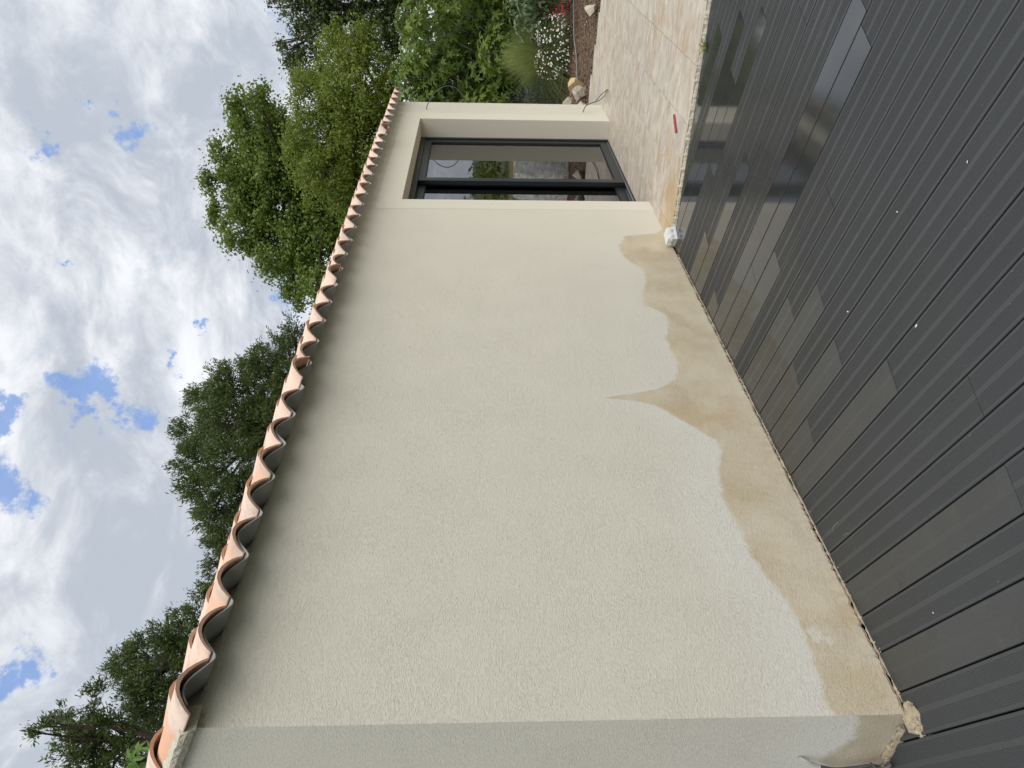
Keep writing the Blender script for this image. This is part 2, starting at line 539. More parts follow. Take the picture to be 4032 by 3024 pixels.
M_leaf_grey = leaf_material('sage_green_leaf', (0.12, 0.185, 0.085), (0.155, 0.225, 0.105), (0.20, 0.275, 0.135), .25)
M_leaf_dull = leaf_material('dull_grey_leaf', (0.075, 0.09, 0.082), (0.10, 0.12, 0.108), (0.14, 0.16, 0.14), .15)
M_leaf_low = leaf_material('low_green_leaf', (0.05, 0.085, 0.03), (0.07, 0.115, 0.04), (0.10, 0.15, 0.06), .3)
M_grass = leaf_material('feather_grass_blade', (0.19, 0.26, 0.06), (0.26, 0.33, 0.09), (0.38, 0.40, 0.17), .3)
M_white = simple_mat('white_petals', (0.68, 0.65, 0.63), .6, .1, 80)
M_yellow = simple_mat('yellow_flower_heart', (0.65, 0.50, 0.12), .7)
M_pinkf = simple_mat('pink_petals', (0.62, 0.38, 0.42), .6, .2, 80)
M_redf = simple_mat('red_petals', (0.55, 0.012, 0.035), .5, .2, 60)


def soil_material():
    mt, t, o = new_mat('bark_mulch_soil')
    p = wpos(t)
    n = t.noise(p, 38, 6, .75)
    n2 = t.noise(p, 3, 4)
    c = t.mix(t.ramp(n, .35, .7), (0.075, 0.042, 0.026), (0.26, 0.17, 0.11))
    c = t.mix(t.ramp(n2, .5, .75, 0, .4), c, (0.20, 0.15, 0.10))
    finish(t, o, c, .95, n, 1.0, .03)
    return mt


M_soil = soil_material()
M_ground = simple_mat('dry_meadow', (0.10, 0.12, 0.045), .95, .4, .35, .6, 4, .05)


def chip_material():
    mt, t, o = new_mat('bark_chips')
    g = t.node('ShaderNodeNewGeometry')
    ri = g.outputs['Random Per Island']
    c = t.mix(ri, (0.075, 0.042, 0.028), (0.25, 0.165, 0.105))
    c = t.mix(t.ramp(ri, .93, 1.0), c, (0.50, 0.42, 0.31))
    finish(t, o, c, .85)
    return mt


M_chip = chip_material()


def glass_material():
    mt, t, o = new_mat('door_glass')
    fr = t.node('ShaderNodeFresnel', {'IOR': 3.0})
    gl = t.node('ShaderNodeBsdfGlossy', {'Color': (1, 1, 1, 1), 'Roughness': 0.0})
    tr = t.node('ShaderNodeBsdfTransparent', {'Color': (0.86, 0.90, 0.88, 1)})
    mx = t.node('ShaderNodeMixShader', {0: fr.outputs[0], 1: tr.outputs[0], 2: gl.outputs[0]})
    t.l.new(mx.outputs[0], o.inputs['Surface'])
    return mt


M_glass = glass_material()


def plastic_sheet():
    mt, t, o = new_mat('clear_dust_sheet')
    p = wpos(t)
    n = t.noise(p, 9, 5, .6, 1.5)
    pr = t.node('ShaderNodeBsdfPrincipled', {'Base Color': (0.92, 0.95, 0.95, 1), 'Roughness': 0.3})
    b = t.node('ShaderNodeBump', {'Strength': .6, 'Distance': .03, 'Height': n})
    t.l.new(b.outputs[0], pr.inputs['Normal'])
    tr = t.node('ShaderNodeBsdfTransparent', {'Color': (0.95, 0.97, 0.97, 1)})
    mx = t.node('ShaderNodeMixShader', {0: t.ramp(n, .3, .7, .35, .85), 1: tr.outputs[0], 2: pr.outputs[0]})
    t.l.new(mx.outputs[0], o.inputs['Surface'])
    return mt


M_sheet = plastic_sheet()

# ------------------------------------------------------------------ setting: ground, hills
WY = 2.457        # front face of the wall
WX0, WX1 = 1.503, 9.59
WYB = 5.15


def grid_obj(name, x0, x1, y0, y1, nx, ny, zf, mat, parent=None):
    vs, fs = [], []
    for j in range(ny + 1):
        for i in range(nx + 1):
            x = x0 + (x1 - x0) * i / nx
            y = y0 + (y1 - y0) * j / ny
            vs.append((x, y, zf(x, y)))
    for j in range(ny):
        for i in range(nx):
            a = j * (nx + 1) + i
            fs.append((a, a + 1, a + nx + 2, a + nx + 1))
    return mesh_obj(name, vs, fs, mat, parent, True)


g = mesh_obj('ground', [(-900, -900, -.22), (900, -900, -.22), (900, 900, -.22), (-900, 900, -.22)], [(0, 1, 2, 3)], M_ground)
tag(g, kind='structure')
rings = []
vs, fs = [], []
NA = 240
for ir, (rad, hh) in enumerate(((240, -1), (330, 5), (430, 9), (560, 4))):
    for k in range(NA):
        a = 2 * math.pi * k / NA
        z = hh * (0.7 + 0.9 * mn.noise(Vector((math.cos(a) * 3 + ir, math.sin(a) * 3, ir * .7)))) if hh > 0 else -1
        vs.append((rad * math.cos(a), rad * math.sin(a), z))
for ir in range(3):
    for k in range(NA):
        k2 = (k + 1) % NA
        fs.append((ir * NA + k, ir * NA + k2, (ir + 1) * NA + k2, (ir + 1) * NA + k))
tag(mesh_obj('hills', vs, fs, M_hill, None, True), kind='structure')


def soil_z(x, y):
    return -0.015 + 0.035 * mn.noise(Vector((x * 1.7, y * 1.7, 0))) + 0.02 * mn.noise(Vector((x * 6, y * 6, 3)))


soil = grid_obj('soil_bed', 9.7, 22, -9, 9, 120, 170, soil_z, M_soil)
tag(soil, kind='structure')

# mulch chips
rng = np.random.RandomState(3)


def scatter_quads(cx, cy, cz, sizes, flat, rng, asp=2.6):
    N = len(cx)
    a = rng.uniform(0, 2 * np.pi, N)
    d1 = np.stack([np.cos(a), np.sin(a), rng.uniform(-flat, flat, N)], 1)
    d2 = np.stack([-np.sin(a), np.cos(a), rng.uniform(-flat, flat, N)], 1)
    c = np.stack([cx, cy, cz], 1)
    L = sizes[:, None]
    W = L / asp
    return np.stack([c - d1 * L / 2, c - d2 * W / 2, c + d1 * L / 2, c + d2 * W / 2], 1)


N = 26000
cx = rng.uniform(10.2, 15.5, N)
cy = rng.uniform(-2.2, 4.6, N)
cz = np.array([soil_z(x, y) for x, y in zip(cx, cy)]) + rng.uniform(.004, .02, N)
keep = cx > 10.33 + np.maximum(0, (cy - 1.39)) * .35
V = scatter_quads(cx[keep], cy[keep], cz[keep], rng.uniform(.02, .06, keep.sum()), .5, rng)
tag(quads_mesh('bark_mulch', V, 4, M_chip), 'loose brown bark mulch lying over the planting bed', 'mulch', kind='stuff')

# ------------------------------------------------------------------ deck
deck_base = mesh_obj('deck_underframe', [(-6, -5, -.06), (5.50, -5, -.06), (5.50, WY - .001, -.06), (1.50, WY - .001, -.06), (1.50, 6, -.06), (-6, 6, -.06)],
                     [(0, 1, 2, 3), (0, 3, 4, 5)], M_dark)
tag(deck_base, kind='structure')

deck = empty('deck', (0, 0, 0), 'dark grey composite board deck laid askew against the rendered wall', 'deck', kind='structure')
BA = R(66.6)
bd = Vector((math.cos(BA), math.sin(BA)))       # along a board, towards the wall
bn = Vector((math.sin(BA), -math.cos(BA)))      # across, towards +X
PITCH = .1677 * math.sin(BA)


def prof(smooth, faint=False):
    W_ = PITCH - .0065
    pts = [(0.0, -.022), (0.0, -.0022), (.0020, 0.0)]
    def band(a, b, n):
        st = (b - a) / n
        for i in range(n):
            x = a + i * st
            pts.extend([(x + st * .18, 0.0), (x + st * .34, -gd), (x + st * .66, -gd), (x + st * .82, 0.0)])
    gd = .0006 if faint else .0016
    if not smooth or faint:
        band(.011, W_ / 2 - .009, 9)
        band(W_ / 2 + .009, W_ - .011, 9)
    pts += [(W_ - .0020, 0.0), (W_, -.0022), (W_, -.022)]
    return pts


PR = {True: prof(True), False: prof(False), 2: prof(True, True)}


def board(k, u0, u1, smooth, dz=0.0):
    """u measured outward from the wall line (Y = 2.457) along the board; u0 None = runs up to the wall or edge"""
    xw = 1.754 + .1677 * k + .0035
    vs = []
    PP = PR[2] if (smooth and k < 12 and u0 is None) else PR[smooth]
    for (n, z) in PP:
        ox, oy = xw * 1.0, WY
        px, py = ox + bn.x * n, oy + bn.y * n
        # intersection of this profile line with the cutting line
        if u0 is None:
            tY = (WY - .0025 - py) / bd.y
            xatw = px + bd.x * tY
            if xatw < WX0 - .006:
                t_ = min((WX0 - .008 - px) / bd.x, (5.6 - py) / bd.y)
            elif xatw > 5.475:
                t_ = (5.475 - px) / bd.x
            else:
                t_ = tY
            cut = t_ + cutjit
        else:
            cut = -u0 - .0015
        vs.append((px + bd.x * cut, py + bd.y * cut, z + dz))
    for (n, z) in PP:
        px, py = xw + bn.x * n, WY + bn.y * n
        cut = -u1 + .0015
        vs.append((px + bd.x * cut, py + bd.y * cut, z + dz))
    m_ = len(PP)
    fs = [(i, i + 1, m_ + i + 1, m_ + i) for i in range(m_ - 1)]
    fs += [tuple(range(m_))[::-1], tuple(range(m_, 2 * m_))]
    o = mesh_obj('deck_board', vs, fs, M_decks if smooth else M_deck, deck)
    return o


JOINTS = {1: [1.08], 3: [1.21], 5: [.98], 6: [.33], 7: [.81], 8: [.46], 9: [.94], 10: [.72], 11: [1.37], 12: [.85], 13: [.62, 2.06],
          14: [.87, 2.18], 15: [.16, 1.00], 17: [1.15, 2.02], 18: [.41], 20: [.86, 1.94], 21: [1.51], 22: [1.86], 24: [1.71]}
SMOOTH = {1, 5, 6, 7, 8, 9, 10, 12, 13, 14, 15, 17, 18, 21, 22, 24}
rb = random.Random(5)
for k in range(-16, 42):
    cutjit = rb.uniform(-.006, 0.0)
    xw = 1.754 + .1677 * k
    js = sorted(JOINTS.get(k, []))
    # where does the row start (largest u) : lower edge of deck
    end = 4.6
    edges = [None] + js
    last = js[-1] if js else None
    if last is None:
        # whole board, joint somewhere out of sight
        edges.append(rb.uniform(2.9, 3.6))
    else:
        edges.append(min(4.4, last + rb.uniform(2.4, 3.0)) if last < 2 else 4.4)
    edges.append(6.6)
    start = 0.0
    if xw > 5.475:
        start = (xw - 5.475) / bd.x
    for i in range(len(edges) - 1):
        a, b = edges[i], edges[i + 1]
        if (a if a is not None else -9) >= b - .03 or b <= start + .03:
            continue
        if a is not None and a < start:
            a = None
        sm = (i == 0 and k in SMOOTH) or (i == 1 and k in (13, 14, 20)) or (i >= 2 and rb.random() < .25)
        if k == -1:
            sm = i == 0
        board(k, a, b, sm, rb.uniform(-.0008, .0008))

# ------------------------------------------------------------------ terrace
TZ = .02
ter_base = MB()
ter_base.add([(5.505, -6, -.2), (10.25, -6, -.2), (10.30, 1.39, -.2), (10.80, WY + .3, -.2), (10.9, 3.2, -.2), (9.7, 3.2, -.2), (9.7, WY, -.2), (5.505, WY, -.2),
              (5.505, -6, -.001), (10.25, -6, -.001), (10.30, 1.39, -.001), (10.80, WY + .3, -.001), (10.9, 3.2, -.001), (9.7, 3.2, -.001), (9.7, WY, -.001), (5.505, WY, -.001)],
             [(0, 1, 9, 8), (1, 2, 10, 9), (2, 3, 11, 10), (3, 4, 12, 11), (4, 5, 13, 12), (5, 6, 14, 13), (6, 7, 15, 14), (7, 0, 8, 15), (8, 9, 10, 11, 12, 13, 14, 15)])
tag(ter_base.build('terrace_bed', M_mortar), kind='structure')
terrace = empty('terrace', (0, 0, 0), 'cream travertine terrace in front of the sliding door', 'terrace', kind='structure')


def xend(y):
    return 10.33 if y < 1.39 else 10.33 + (y - 1.39) * .35


rt = random.Random(11)
yb = [2.355 - .4035 * i for i in range(-1, 20)]
yb[0] = WY - .001
yb = [3.16, 2.758] + [2.355 - .4035 * i for i in range(0, 20)]
for r_i in range(len(yb) - 1):
    y1, y0 = yb[r_i], yb[r_i + 1]
    inner = y1 > WY
    x = 9.72 if y0 > WY else 5.512
    if y1 > WY and y0 < WY:
        # course cut by the wall
        pass
    x += 0
    off = rt.uniform(.25, .62)
    first = True
    lim = xend((y0 + y1) / 2) - rt.uniform(0, .02)
    while x < lim - .05:
        x2 = x + (off if first else rt.choice((.605, .605, .808, .403)))
        first = False
        if x2 > lim - .12:
            x2 = lim
        yt = y1 - .0015
        if y1 > WY > y0 and x < WX1 + .01:
            yt = WY - .001
            x2 = min(x2, WX1 + .012)
        zt = TZ + rt.uniform(-.0008, .0008)
        mb = MB()
        a0, a1, b0, b1 = x + .0020, x2 - .0020, y0 + .0022, yt - .0006
        e = .0015
        mb.add([(a0, b0, .001), (a1, b0, .001), (a1, b1, .001), (a0, b1, .001), (a0, b0, zt - e), (a1, b0, zt - e), (a1, b1, zt - e), (a0, b1, zt - e),
                (a0 + e, b0 + e, zt), (a1 - e, b0 + e, zt), (a1 - e, b1 - e, zt), (a0 + e, b1 - e, zt)],
               [(0, 1, 5, 4), (1, 2, 6, 5), (2, 3, 7, 6), (3, 0, 4, 7), (4, 5, 9, 8), (5, 6, 10, 9), (6, 7, 11, 10), (7, 4, 8, 11), (8, 9, 10, 11)])
        mb.build('paving_slab', M_trav, terrace)
        x = x2
# grout film between slabs
mesh_obj('joint_grout', [(5.512, -5.8, TZ - .003), (10.25, -5.8, TZ - .003), (10.28, 1.39, TZ - .003), (10.62, WY - .001, TZ - .003), (5.512, WY - .001, TZ - .003)],
         [(0, 1, 2, 3, 4)], simple_mat('grout', (0.24, 0.19, 0.14), .9, .15, 8), terrace)


def rough_strip(name, path, wid, hgt, mat, parent=None, seed=0, sides=7, jit=.5, step=.012):
    """uneven bead of mortar along a path of points"""
    pts = [Vector(p) for p in path]
    out = []
    for a, b in zip(pts, pts[1:]):
        n = max(1, int((b - a).length / step))
        out += [a.lerp(b, i / n) for i in range(n)]
    out.append(pts[-1])
    vs, fs = [], []
    for i, p in enumerate(out):
        t_ = (out[min(i + 1, len(out) - 1)] - out[max(i - 1, 0)]).normalized()
        sd = Vector((t_.y, -t_.x, 0)).normalized()
        s1 = 1 + jit * mn.noise(Vector((i * step * 14, seed, 0))) + jit * .8 * mn.noise(Vector((i * step * 47, seed + 5, 0)))
        for k in range(sides):
            an = math.pi * k / (sides - 1)
            q = 1 + jit * .6 * mn.noise(Vector((i * step * 40, k * 1.7, seed + 9)))
            vs.append(p + sd * (math.cos(an) * wid * s1 * q) + Vector((0, 0, math.sin(an) * hgt * s1 * q)))
    for i in range(len(out) - 1):
        for k in range(sides - 1):
            fs.append((i * sides + k, i * sides + k + 1, (i + 1) * sides + k + 1, (i + 1) * sides + k))
    fs += [tuple(range(sides)), tuple((len(out) - 1) * sides + k for k in range(sides))]
    return mesh_obj(name, vs, fs, mat, parent, False)


rough_strip('mortar_edge', [(5.494, -6, -.03), (5.497, 0.8, -.03), (5.492, 1.6, -.03), (5.50, 2.1, -.03), (5.52, 2.44, -.03)], .020, .046,
            simple_mat('pale_mortar_edge', (0.50, 0.47, 0.38), .95, .4, 25, 1.0, 70, .01), terrace, 3, jit=.45)

# ------------------------------------------------------------------ house
house = empty('pool_house', (0, 0, 0), 'low cream rendered outbuilding with terracotta roof tiles and black sliding door', 'building')
DX0, DX1, DZ = 6.385, 8.871, 2.185     # door opening
RY = 2.66                              # depth of the reveal
TH = .25
SL = .42                               # roof slope
ZW = 2.497


def plate(mb, x0, x1, z0, z1, y):
    mb.add([(x0, y, z0), (x1, y, z0), (x1, y, z1), (x0, y, z1)], [(0, 1, 2, 3)])


# front wall: face, reveals, inner face
mb = MB()
rw = random.Random(2)
# ragged lower edge of the render coat, a strip of narrow plates
n = 560
xs = [WX0 + (5.53 - WX0) * i / n for i in range(n + 1)]
zs = [.004 + .006 * mn.noise(Vector((x * 9, 0, 0))) + .009 * mn.noise(Vector((x * 55, 3, 0))) + .014 * max(0, mn.noise(Vector((x * 21, 7, 0))) - .25) for x in xs]
vs, fs = [], []
for i, x in enumerate(xs):
    yy = WY - .004 * (0.5 + mn.noise(Vector((x * 30, 1, 1))))
    vs += [(x, WY, .06), (x, yy, zs[i] + .012), (x, yy + .006, zs[i]), (x, WY + .05, zs[i] - .002)]
for i in range(n):
    for k in range(3):
        a = i * 4 + k
        fs.append((a, a + 1, a + 5, a + 4))
mb.add(vs, fs)
plate(mb, WX0, 5.53, .06, ZW, WY)
plate(mb, 5.53, DX0, -.05, ZW, WY)
plate(mb, DX0, DX1, DZ, ZW, WY)
plate(mb, DX1, WX1, -.05, ZW, WY)
mb.build('wall', M_wall, house)
mb = MB()   # reveals: jambs and soffit
mb.add([(DX0, WY, -.05), (DX0, RY + .14, -.05), (DX0, RY + .14, DZ), (DX0, WY, DZ)], [(0, 1, 2, 3)])
mb.add([(DX1, WY, -.05), (DX1, RY + .14, -.05), (DX1, RY + .14, DZ), (DX1, WY, DZ)], [(3, 2, 1, 0)])
mb.add([(DX0, WY, DZ), (DX1, WY, DZ), (DX1, RY + .14, DZ), (DX0, RY + .14, DZ)], [(0, 1, 2, 3)])
mb.build('door_reveal', M_smooth, house)
# smooth render surround, 3 mm proud
mb = MB()
SY = WY - .003
def surround_piece(x0, x1, z0, z1):
    mb.box(x0, x1, SY, WY + .004, z0, z1)
surround_piece(6.178, DX0 - .0005, -.04, DZ + .001)
surround_piece(DX1 + .0005, 9.106, -.04, DZ + .001)
surround_piece(6.178, 9.106, DZ + .001, 2.395)
mb.build('door_surround', M_smooth, house)
# inner skin of the front wall
mb = MB()
for (x0, x1, z0, z1) in ((WX0 + TH, DX0, 0, 3.0), (DX1, WX1 - TH + .1, 0, 3.0), (DX0, DX1, DZ, 3.0)):
    plate(mb, x0, x1, z0, min(z1, 2.60), WY + TH + .07)
IX1 = 9.37
mb.add([(IX1, WY + .32, 0), (IX1, WYB - .2, 0), (IX1, WYB - .2, 3.3), (IX1, WY + .32, 2.6)], [(0, 1, 2, 3)])
mb.add([(3.2, WY + .32, 0), (3.2, WYB - .2, 0), (3.2, WYB - .2, 3.3), (3.2, WY + .32, 2.6)], [(0, 1, 2, 3)])
for (x0, x1, z0, z1) in ((3.2, 4.4, 0, 3.45), (9.3, IX1, 0, 3.45), (4.4, 9.3, 2.5, 3.45)):  # wide rear opening added so daylight reaches the room
    plate(mb, x0, x1, z0, z1, WYB - .22)
mb.build('inner_wall', M_inner, house)
mb = MB()
mb.box(3.2, IX1, RY + .1405, WYB - .05, -.06, .012)
mb.build('inner_floor', M_screed, house)
mb = MB()
mb.box(DX0 + .001, DX1 - .001, WY, RY + .14, -.05, TZ - .002)
mb.build('threshold_slab', M_trav, house)
# returns and rear wall
mb = MB()


def gable(x, flip):
    pts = [(x, WY, -.05), (x, WYB, -.05), (x, WYB, ZW + SL * (WYB - WY)), (x, WY, ZW)]
    mb.add(pts, [(0, 1, 2, 3) if flip else (3, 2, 1, 0)])


# near return wall with slightly uneven arris
gable(WX0, False)
mb.build('return_wall', M_side, house)
mb = MB()
gable(WX1, True)
mb.build('far_return_wall', M_wall, house)
mb = MB()
for (x0, x1, z0, z1) in ((WX0, 4.4, -.05, 3.6), (9.3, WX1, -.05, 3.6), (4.4, 9.3, 2.5, 3.6)):  # same added opening, unglazed, to let sky light inside
    plate(mb, x0, x1, z0, z1, WYB)
mb.build('rear_wall', M_side, house)

# --- roof: corrugated under-sheet
TP = .2345
TX0 = 1.4445        # first trough
def corr(x):
    return .5 - .5 * math.cos(2 * math.pi * (x - TX0) / TP)       # 0 trough, 1 crest


SHY0 = 2.3125
def roofz(y):
    return 2.431 + SL * (y - SHY0)


vs, fs = [], []
nx = 35 * 16
X_A, X_B = TX0 + .055, 9.668
cols = [X_A + (X_B - X_A) * i / nx for i in range(nx + 1)]
ys = [SHY0, 2.6, 4.0, WYB + .1]
sag = lambda x: .004 * mn.noise(Vector((x * .9, 0, 2)))
for top in (0, 1):
    for y in ys:
        for x in cols:
            c_ = corr(x) ** .68
            vs.append((x, y + .004 * mn.noise(Vector((x * 4, 1, 1))), roofz(y) + c_ * .073 + top * .0075 + sag(x)))
nc = len(cols)
def vid(top, j, i):
    return top * nc * len(ys) + j * nc + i
for top in (0, 1):
    for j in range(len(ys) - 1):
        for i in range(nc - 1):
            q = (vid(top, j, i), vid(top, j, i + 1), vid(top, j + 1, i + 1), vid(top, j + 1, i))
            fs.append(q if top else q[::-1])
for i in range(nc - 1):
    fs.append((vid(0, 0, i), vid(0, 0, i + 1), vid(1, 0, i + 1), vid(1, 0, i)))
fs.append((vid(0, 0, 0), vid(1, 0, 0), vid(1, 3, 0), vid(0, 3, 0)))
mesh_obj('corrugated_undersheet', vs, fs, M_fibre, house, True)

# closure of mortar between the wall head and the waves
vs, fs = [], []
for i, x in enumerate(cols):
    if x < WX0 or x > WX1:
        continue
    vs += [(x, WY - .002, ZW - .01), (x, WY + .02 + .01 * mn.noise(Vector((x * 8, 0, 0))), roofz(WY + .02) + corr(x) ** .68 * .073 + .004)]
k_ = len(vs) // 2
fs = [(2 * i, 2 * i + 2, 2 * i + 3, 2 * i + 1) for i in range(k_ - 1)]
mesh_obj('eave_closure', vs, fs, M_wall, house)

# --- canal tiles
def tile_mesh(variant):
    rv = random.Random(variant)
    L = .455
    th = .0135
    ns = 12
    nl = 4
    vs, fs, mi = [], [], []
    w0, w1 = .1055 + rv.uniform(-.002, .002), .084
    h0, h1 = .074 + rv.uniform(-.003, .003), .062
    def ring(u, off):
        f_ = u
        W_ = w0 + (w1 - w0) * f_ - off * .75
        H_ = h0 + (h1 - h0) * f_ - off
        out = []
        for k in range(ns + 1):
            a = math.pi * k / ns
            # flatter flanks: superellipse
            c_, s_ = math.cos(a), math.sin(a)
            x = -W_ * c_
            z = H_ * max(0.0, math.cos(math.pi / 2 * c_)) ** .80
            out.append((x, u * L + .003 * math.sin(a * 3 + variant), z))
        return out
    for off in (0, th):
        for j in range(nl + 1):
            vs += ring(j / nl, off)
    n1 = ns + 1
    def id_(s, j, k):
        return s * n1 * (nl + 1) + j * n1 + k
    for j in range(nl):
        for k in range(ns):
            fs.append((id_(0, j, k), id_(0, j + 1, k), id_(0, j + 1, k + 1), id_(0, j, k + 1))); mi.append(0)
            fs.append((id_(1, j, k), id_(1, j, k + 1), id_(1, j + 1, k + 1), id_(1, j + 1, k))); mi.append(1)
        for k in (0, ns):
            fs.append((id_(0, j, k), id_(1, j, k), id_(1, j + 1, k), id_(0, j + 1, k))); mi.append(1)
    for j in (0, nl):
        for k in range(ns):
            fs.append((id_(0, j, k), id_(0, j, k + 1), id_(1, j, k + 1), id_(1, j, k))); mi.append(1)
    me = bpy.data.meshes.new('roof_tile')
    me.from_pydata(vs, [], fs)
    me.materials.append(M_tile)
    me.materials.append(M_tile_cut)
    me.polygons.foreach_set('material_index', mi)
    for pl, k in zip(me.polygons, mi):
        pl.use_smooth = (k == 0)
    me.update()
    return me


TM = [tile_mesh(i) for i in range(5)]
ang = math.atan(SL)
ODD = {1: (.0, .0), 8: (-.045, .006), 9: (-.005, 0), 13: (-.03, .004), 20: (-.01, 0), 27: (-.035, .004)}
rr_ = random.Random(21)
for row in range(8):
    for c_ in range(35):
        y = 2.31 + row * .375
        dx, dy, dzz = rr_.uniform(-.004, .004), rr_.uniform(-.006, .006), 0
        if row == 0 and c_ in ODD:
            dy = ODD[c_][0]
            dzz = ODD[c_][1]
            dx = .012 if ODD[c_][1] else 0
        if row > 0 and c_ == 0:
            dx += .006
        xx = TX0 + .010 + TP * (c_ + .5) - (.010 if c_ else .004) + dx
        base = 2.455 + SL * (y + dy - 2.31) + (.0 if row == 0 else .024) + dzz
        o = bpy.data.objects.new('roof_tile', TM[rr_.randrange(5)])
        o.location = (xx, y + dy, base)
        tilt = ang - (.0 if row == 0 else .045)
        o.rotation_euler = (tilt, rr_.uniform(-.012, .012), rr_.uniform(-.012, .012))
        link(o, house)

# verge mortar up the near gable, rough box section
vs, fs = [], []
NV = 120
for i in range(NV + 1):
    y = 2.415 + (WYB - 2.41) * i / NV
    zb = ZW + SL * (y - WY) - .012
    zt = 2.455 + SL * (y - 2.31) + .012
    j1 = .008 * mn.noise(Vector((y * 18, 0, 0))) + .005 * mn.noise(Vector((y * 60, 0, 0)))
    j2 = .008 * mn.noise(Vector((y * 14, 5, 0))) + .006 * mn.noise(Vector((y * 50, 5, 0)))
    j3 = .010 * mn.noise(Vector((y * 20, 9, 0))) + .008 * mn.noise(Vector((y * 70, 9, 0)))
    vs += [(WX0 + .06, y, zb), (WX0 - .030 + j1, y, zb - .004 + j2 * .4), (WX0 - .046 + j1, y, zb + .02), (WX0 - .048 + j2, y, zt - .004 + j3), (WX0 + .0, y, zt + .020 + j3), (WX0 + .06, y, zt + .03)]
for i in range(NV):
    for k in range(5):
        a = i * 6 + k
        fs.append((a, a + 6, a + 7, a + 1))
fs.append((0, 1, 2, 3, 4, 5))
mesh_obj('verge_mortar', vs, fs, M_verge, house)

# mortar debris at the foot of the near corner
vs, fs = [], []
nu, nv = 64, 32
for j in range(nv + 1):
    for i in range(nu):
        th, ph = math.pi * j / nv, 2 * math.pi * i / nu
        p = Vector((math.sin(th) * math.cos(ph), math.sin(th) * math.sin(ph), math.cos(th)))
        q = 1 + .30 * mn.noise(p * 1.6 + Vector((4, 0, 0))) + .16 * mn.noise(p * 4.5) + .10 * mn.noise(p * 11)
        vs.append((1.474 + p.x * .062 * q, 2.440 + p.y * .050 * q, -.016 + p.z * .040 * q))
for j in range(nv):
    for i in range(nu):
        i2 = (i + 1) % nu
        fs.append((j * nu + i, (j + 1) * nu + i, (j + 1) * nu + i2, j * nu + i2))
mesh_obj('corner_mortar', vs, fs, M_lump, house)
rough_strip('plinth_mortar', [(1.493, 2.52, -.012), (1.492, 3.0, -.012), (1.494, 4.2, -.012)], .014, .030, M_lump, house, 8, jit=.7)
rough_strip('base_crumbs', [(1.55, 2.457, -.007), (3.4, 2.457, -.007), (5.3, 2.457, -.007)], .0045, .010, simple_mat('damp_mortar', (.40, .33, .23), .95, .5, 30, 1.0, 90, .006), house, 4, jit=.7, step=.006)

# ------------------------------------------------------------------ sliding door
door = None
def D(mb, name, mat, smooth=False):
    return mb.build(name, mat, door if door is not None else house, smooth)
mb = MB()
fy0, fy1 = RY, RY + .12
mb.box(DX0 + .001, DX0 + .045, fy0, fy1, .02, DZ - .002)
mb.box(DX1 - .045, DX1 - .001, fy0, fy1, .02, DZ - .002)
mb.box(DX0 + .0455, DX1 - .0455, fy0, fy1, DZ - .055, DZ - .002)
mb.box(DX0 + .0455, DX1 - .0455, fy0, fy0 + .012, .001, .032)
mb.box(DX0 + .0455, DX1 - .0455, fy0 + .0125, fy1, .001, .022)
door = D(mb, 'sliding_door', M_frame)   # the fixed frame carries sashes, panes and track
mb = MB()
mb.box(DX0 + .05, DX1 - .05, fy0 + .020, fy0 + .026, .0225, .036)
mb.box(DX0 + .05, DX1 - .05, fy0 + .082, fy0 + .088, .0225, .036)
D(mb, 'track', M_track)
for (x0, x1, y0, y1) in ((7.475, 8.822, RY + .014, RY + .056), (6.432, 7.612, RY + .066, RY + .106)):
    z0, z1 = .040, DZ - .050
    mb = MB()
    st = .085
    mb.box(x0, x0 + st, y0, y1, z0, z1)
    mb.box(x1 - st, x1, y0, y1, z0, z1)
    mb.box(x0 + st + .0005, x1 - st - .0005, y0, y1, z1 - .075, z1)
    mb.box(x0 + st + .0005, x1 - st - .0005, y0, y1, z0, z0 + .085)
    D(mb, 'sash', M_frame)
    gx0, gx1, gz0, gz1 = x0 + st, x1 - st, z0 + .085, z1 - .075
    ym = (y0 + y1) / 2
    mb = MB()
    b_ = .008
    mb.box(gx0, gx0 + b_, ym - .012, ym + .012, gz0, gz1)
    mb.box(gx1 - b_, gx1, ym - .012, ym + .012, gz0, gz1)
    mb.box(gx0 + b_, gx1 - b_, ym - .012, ym + .012, gz1 - b_, gz1)
    mb.box(gx0 + b_, gx1 - b_, ym - .012, ym + .012, gz0, gz0 + b_)
    D(mb, 'gasket', M_seal)
    mb = MB()
    mb.box(gx0 + b_, gx1 - b_, ym - .003, ym + .003, gz0 + b_, gz1 - b_)
    D(mb, 'pane', M_glass)

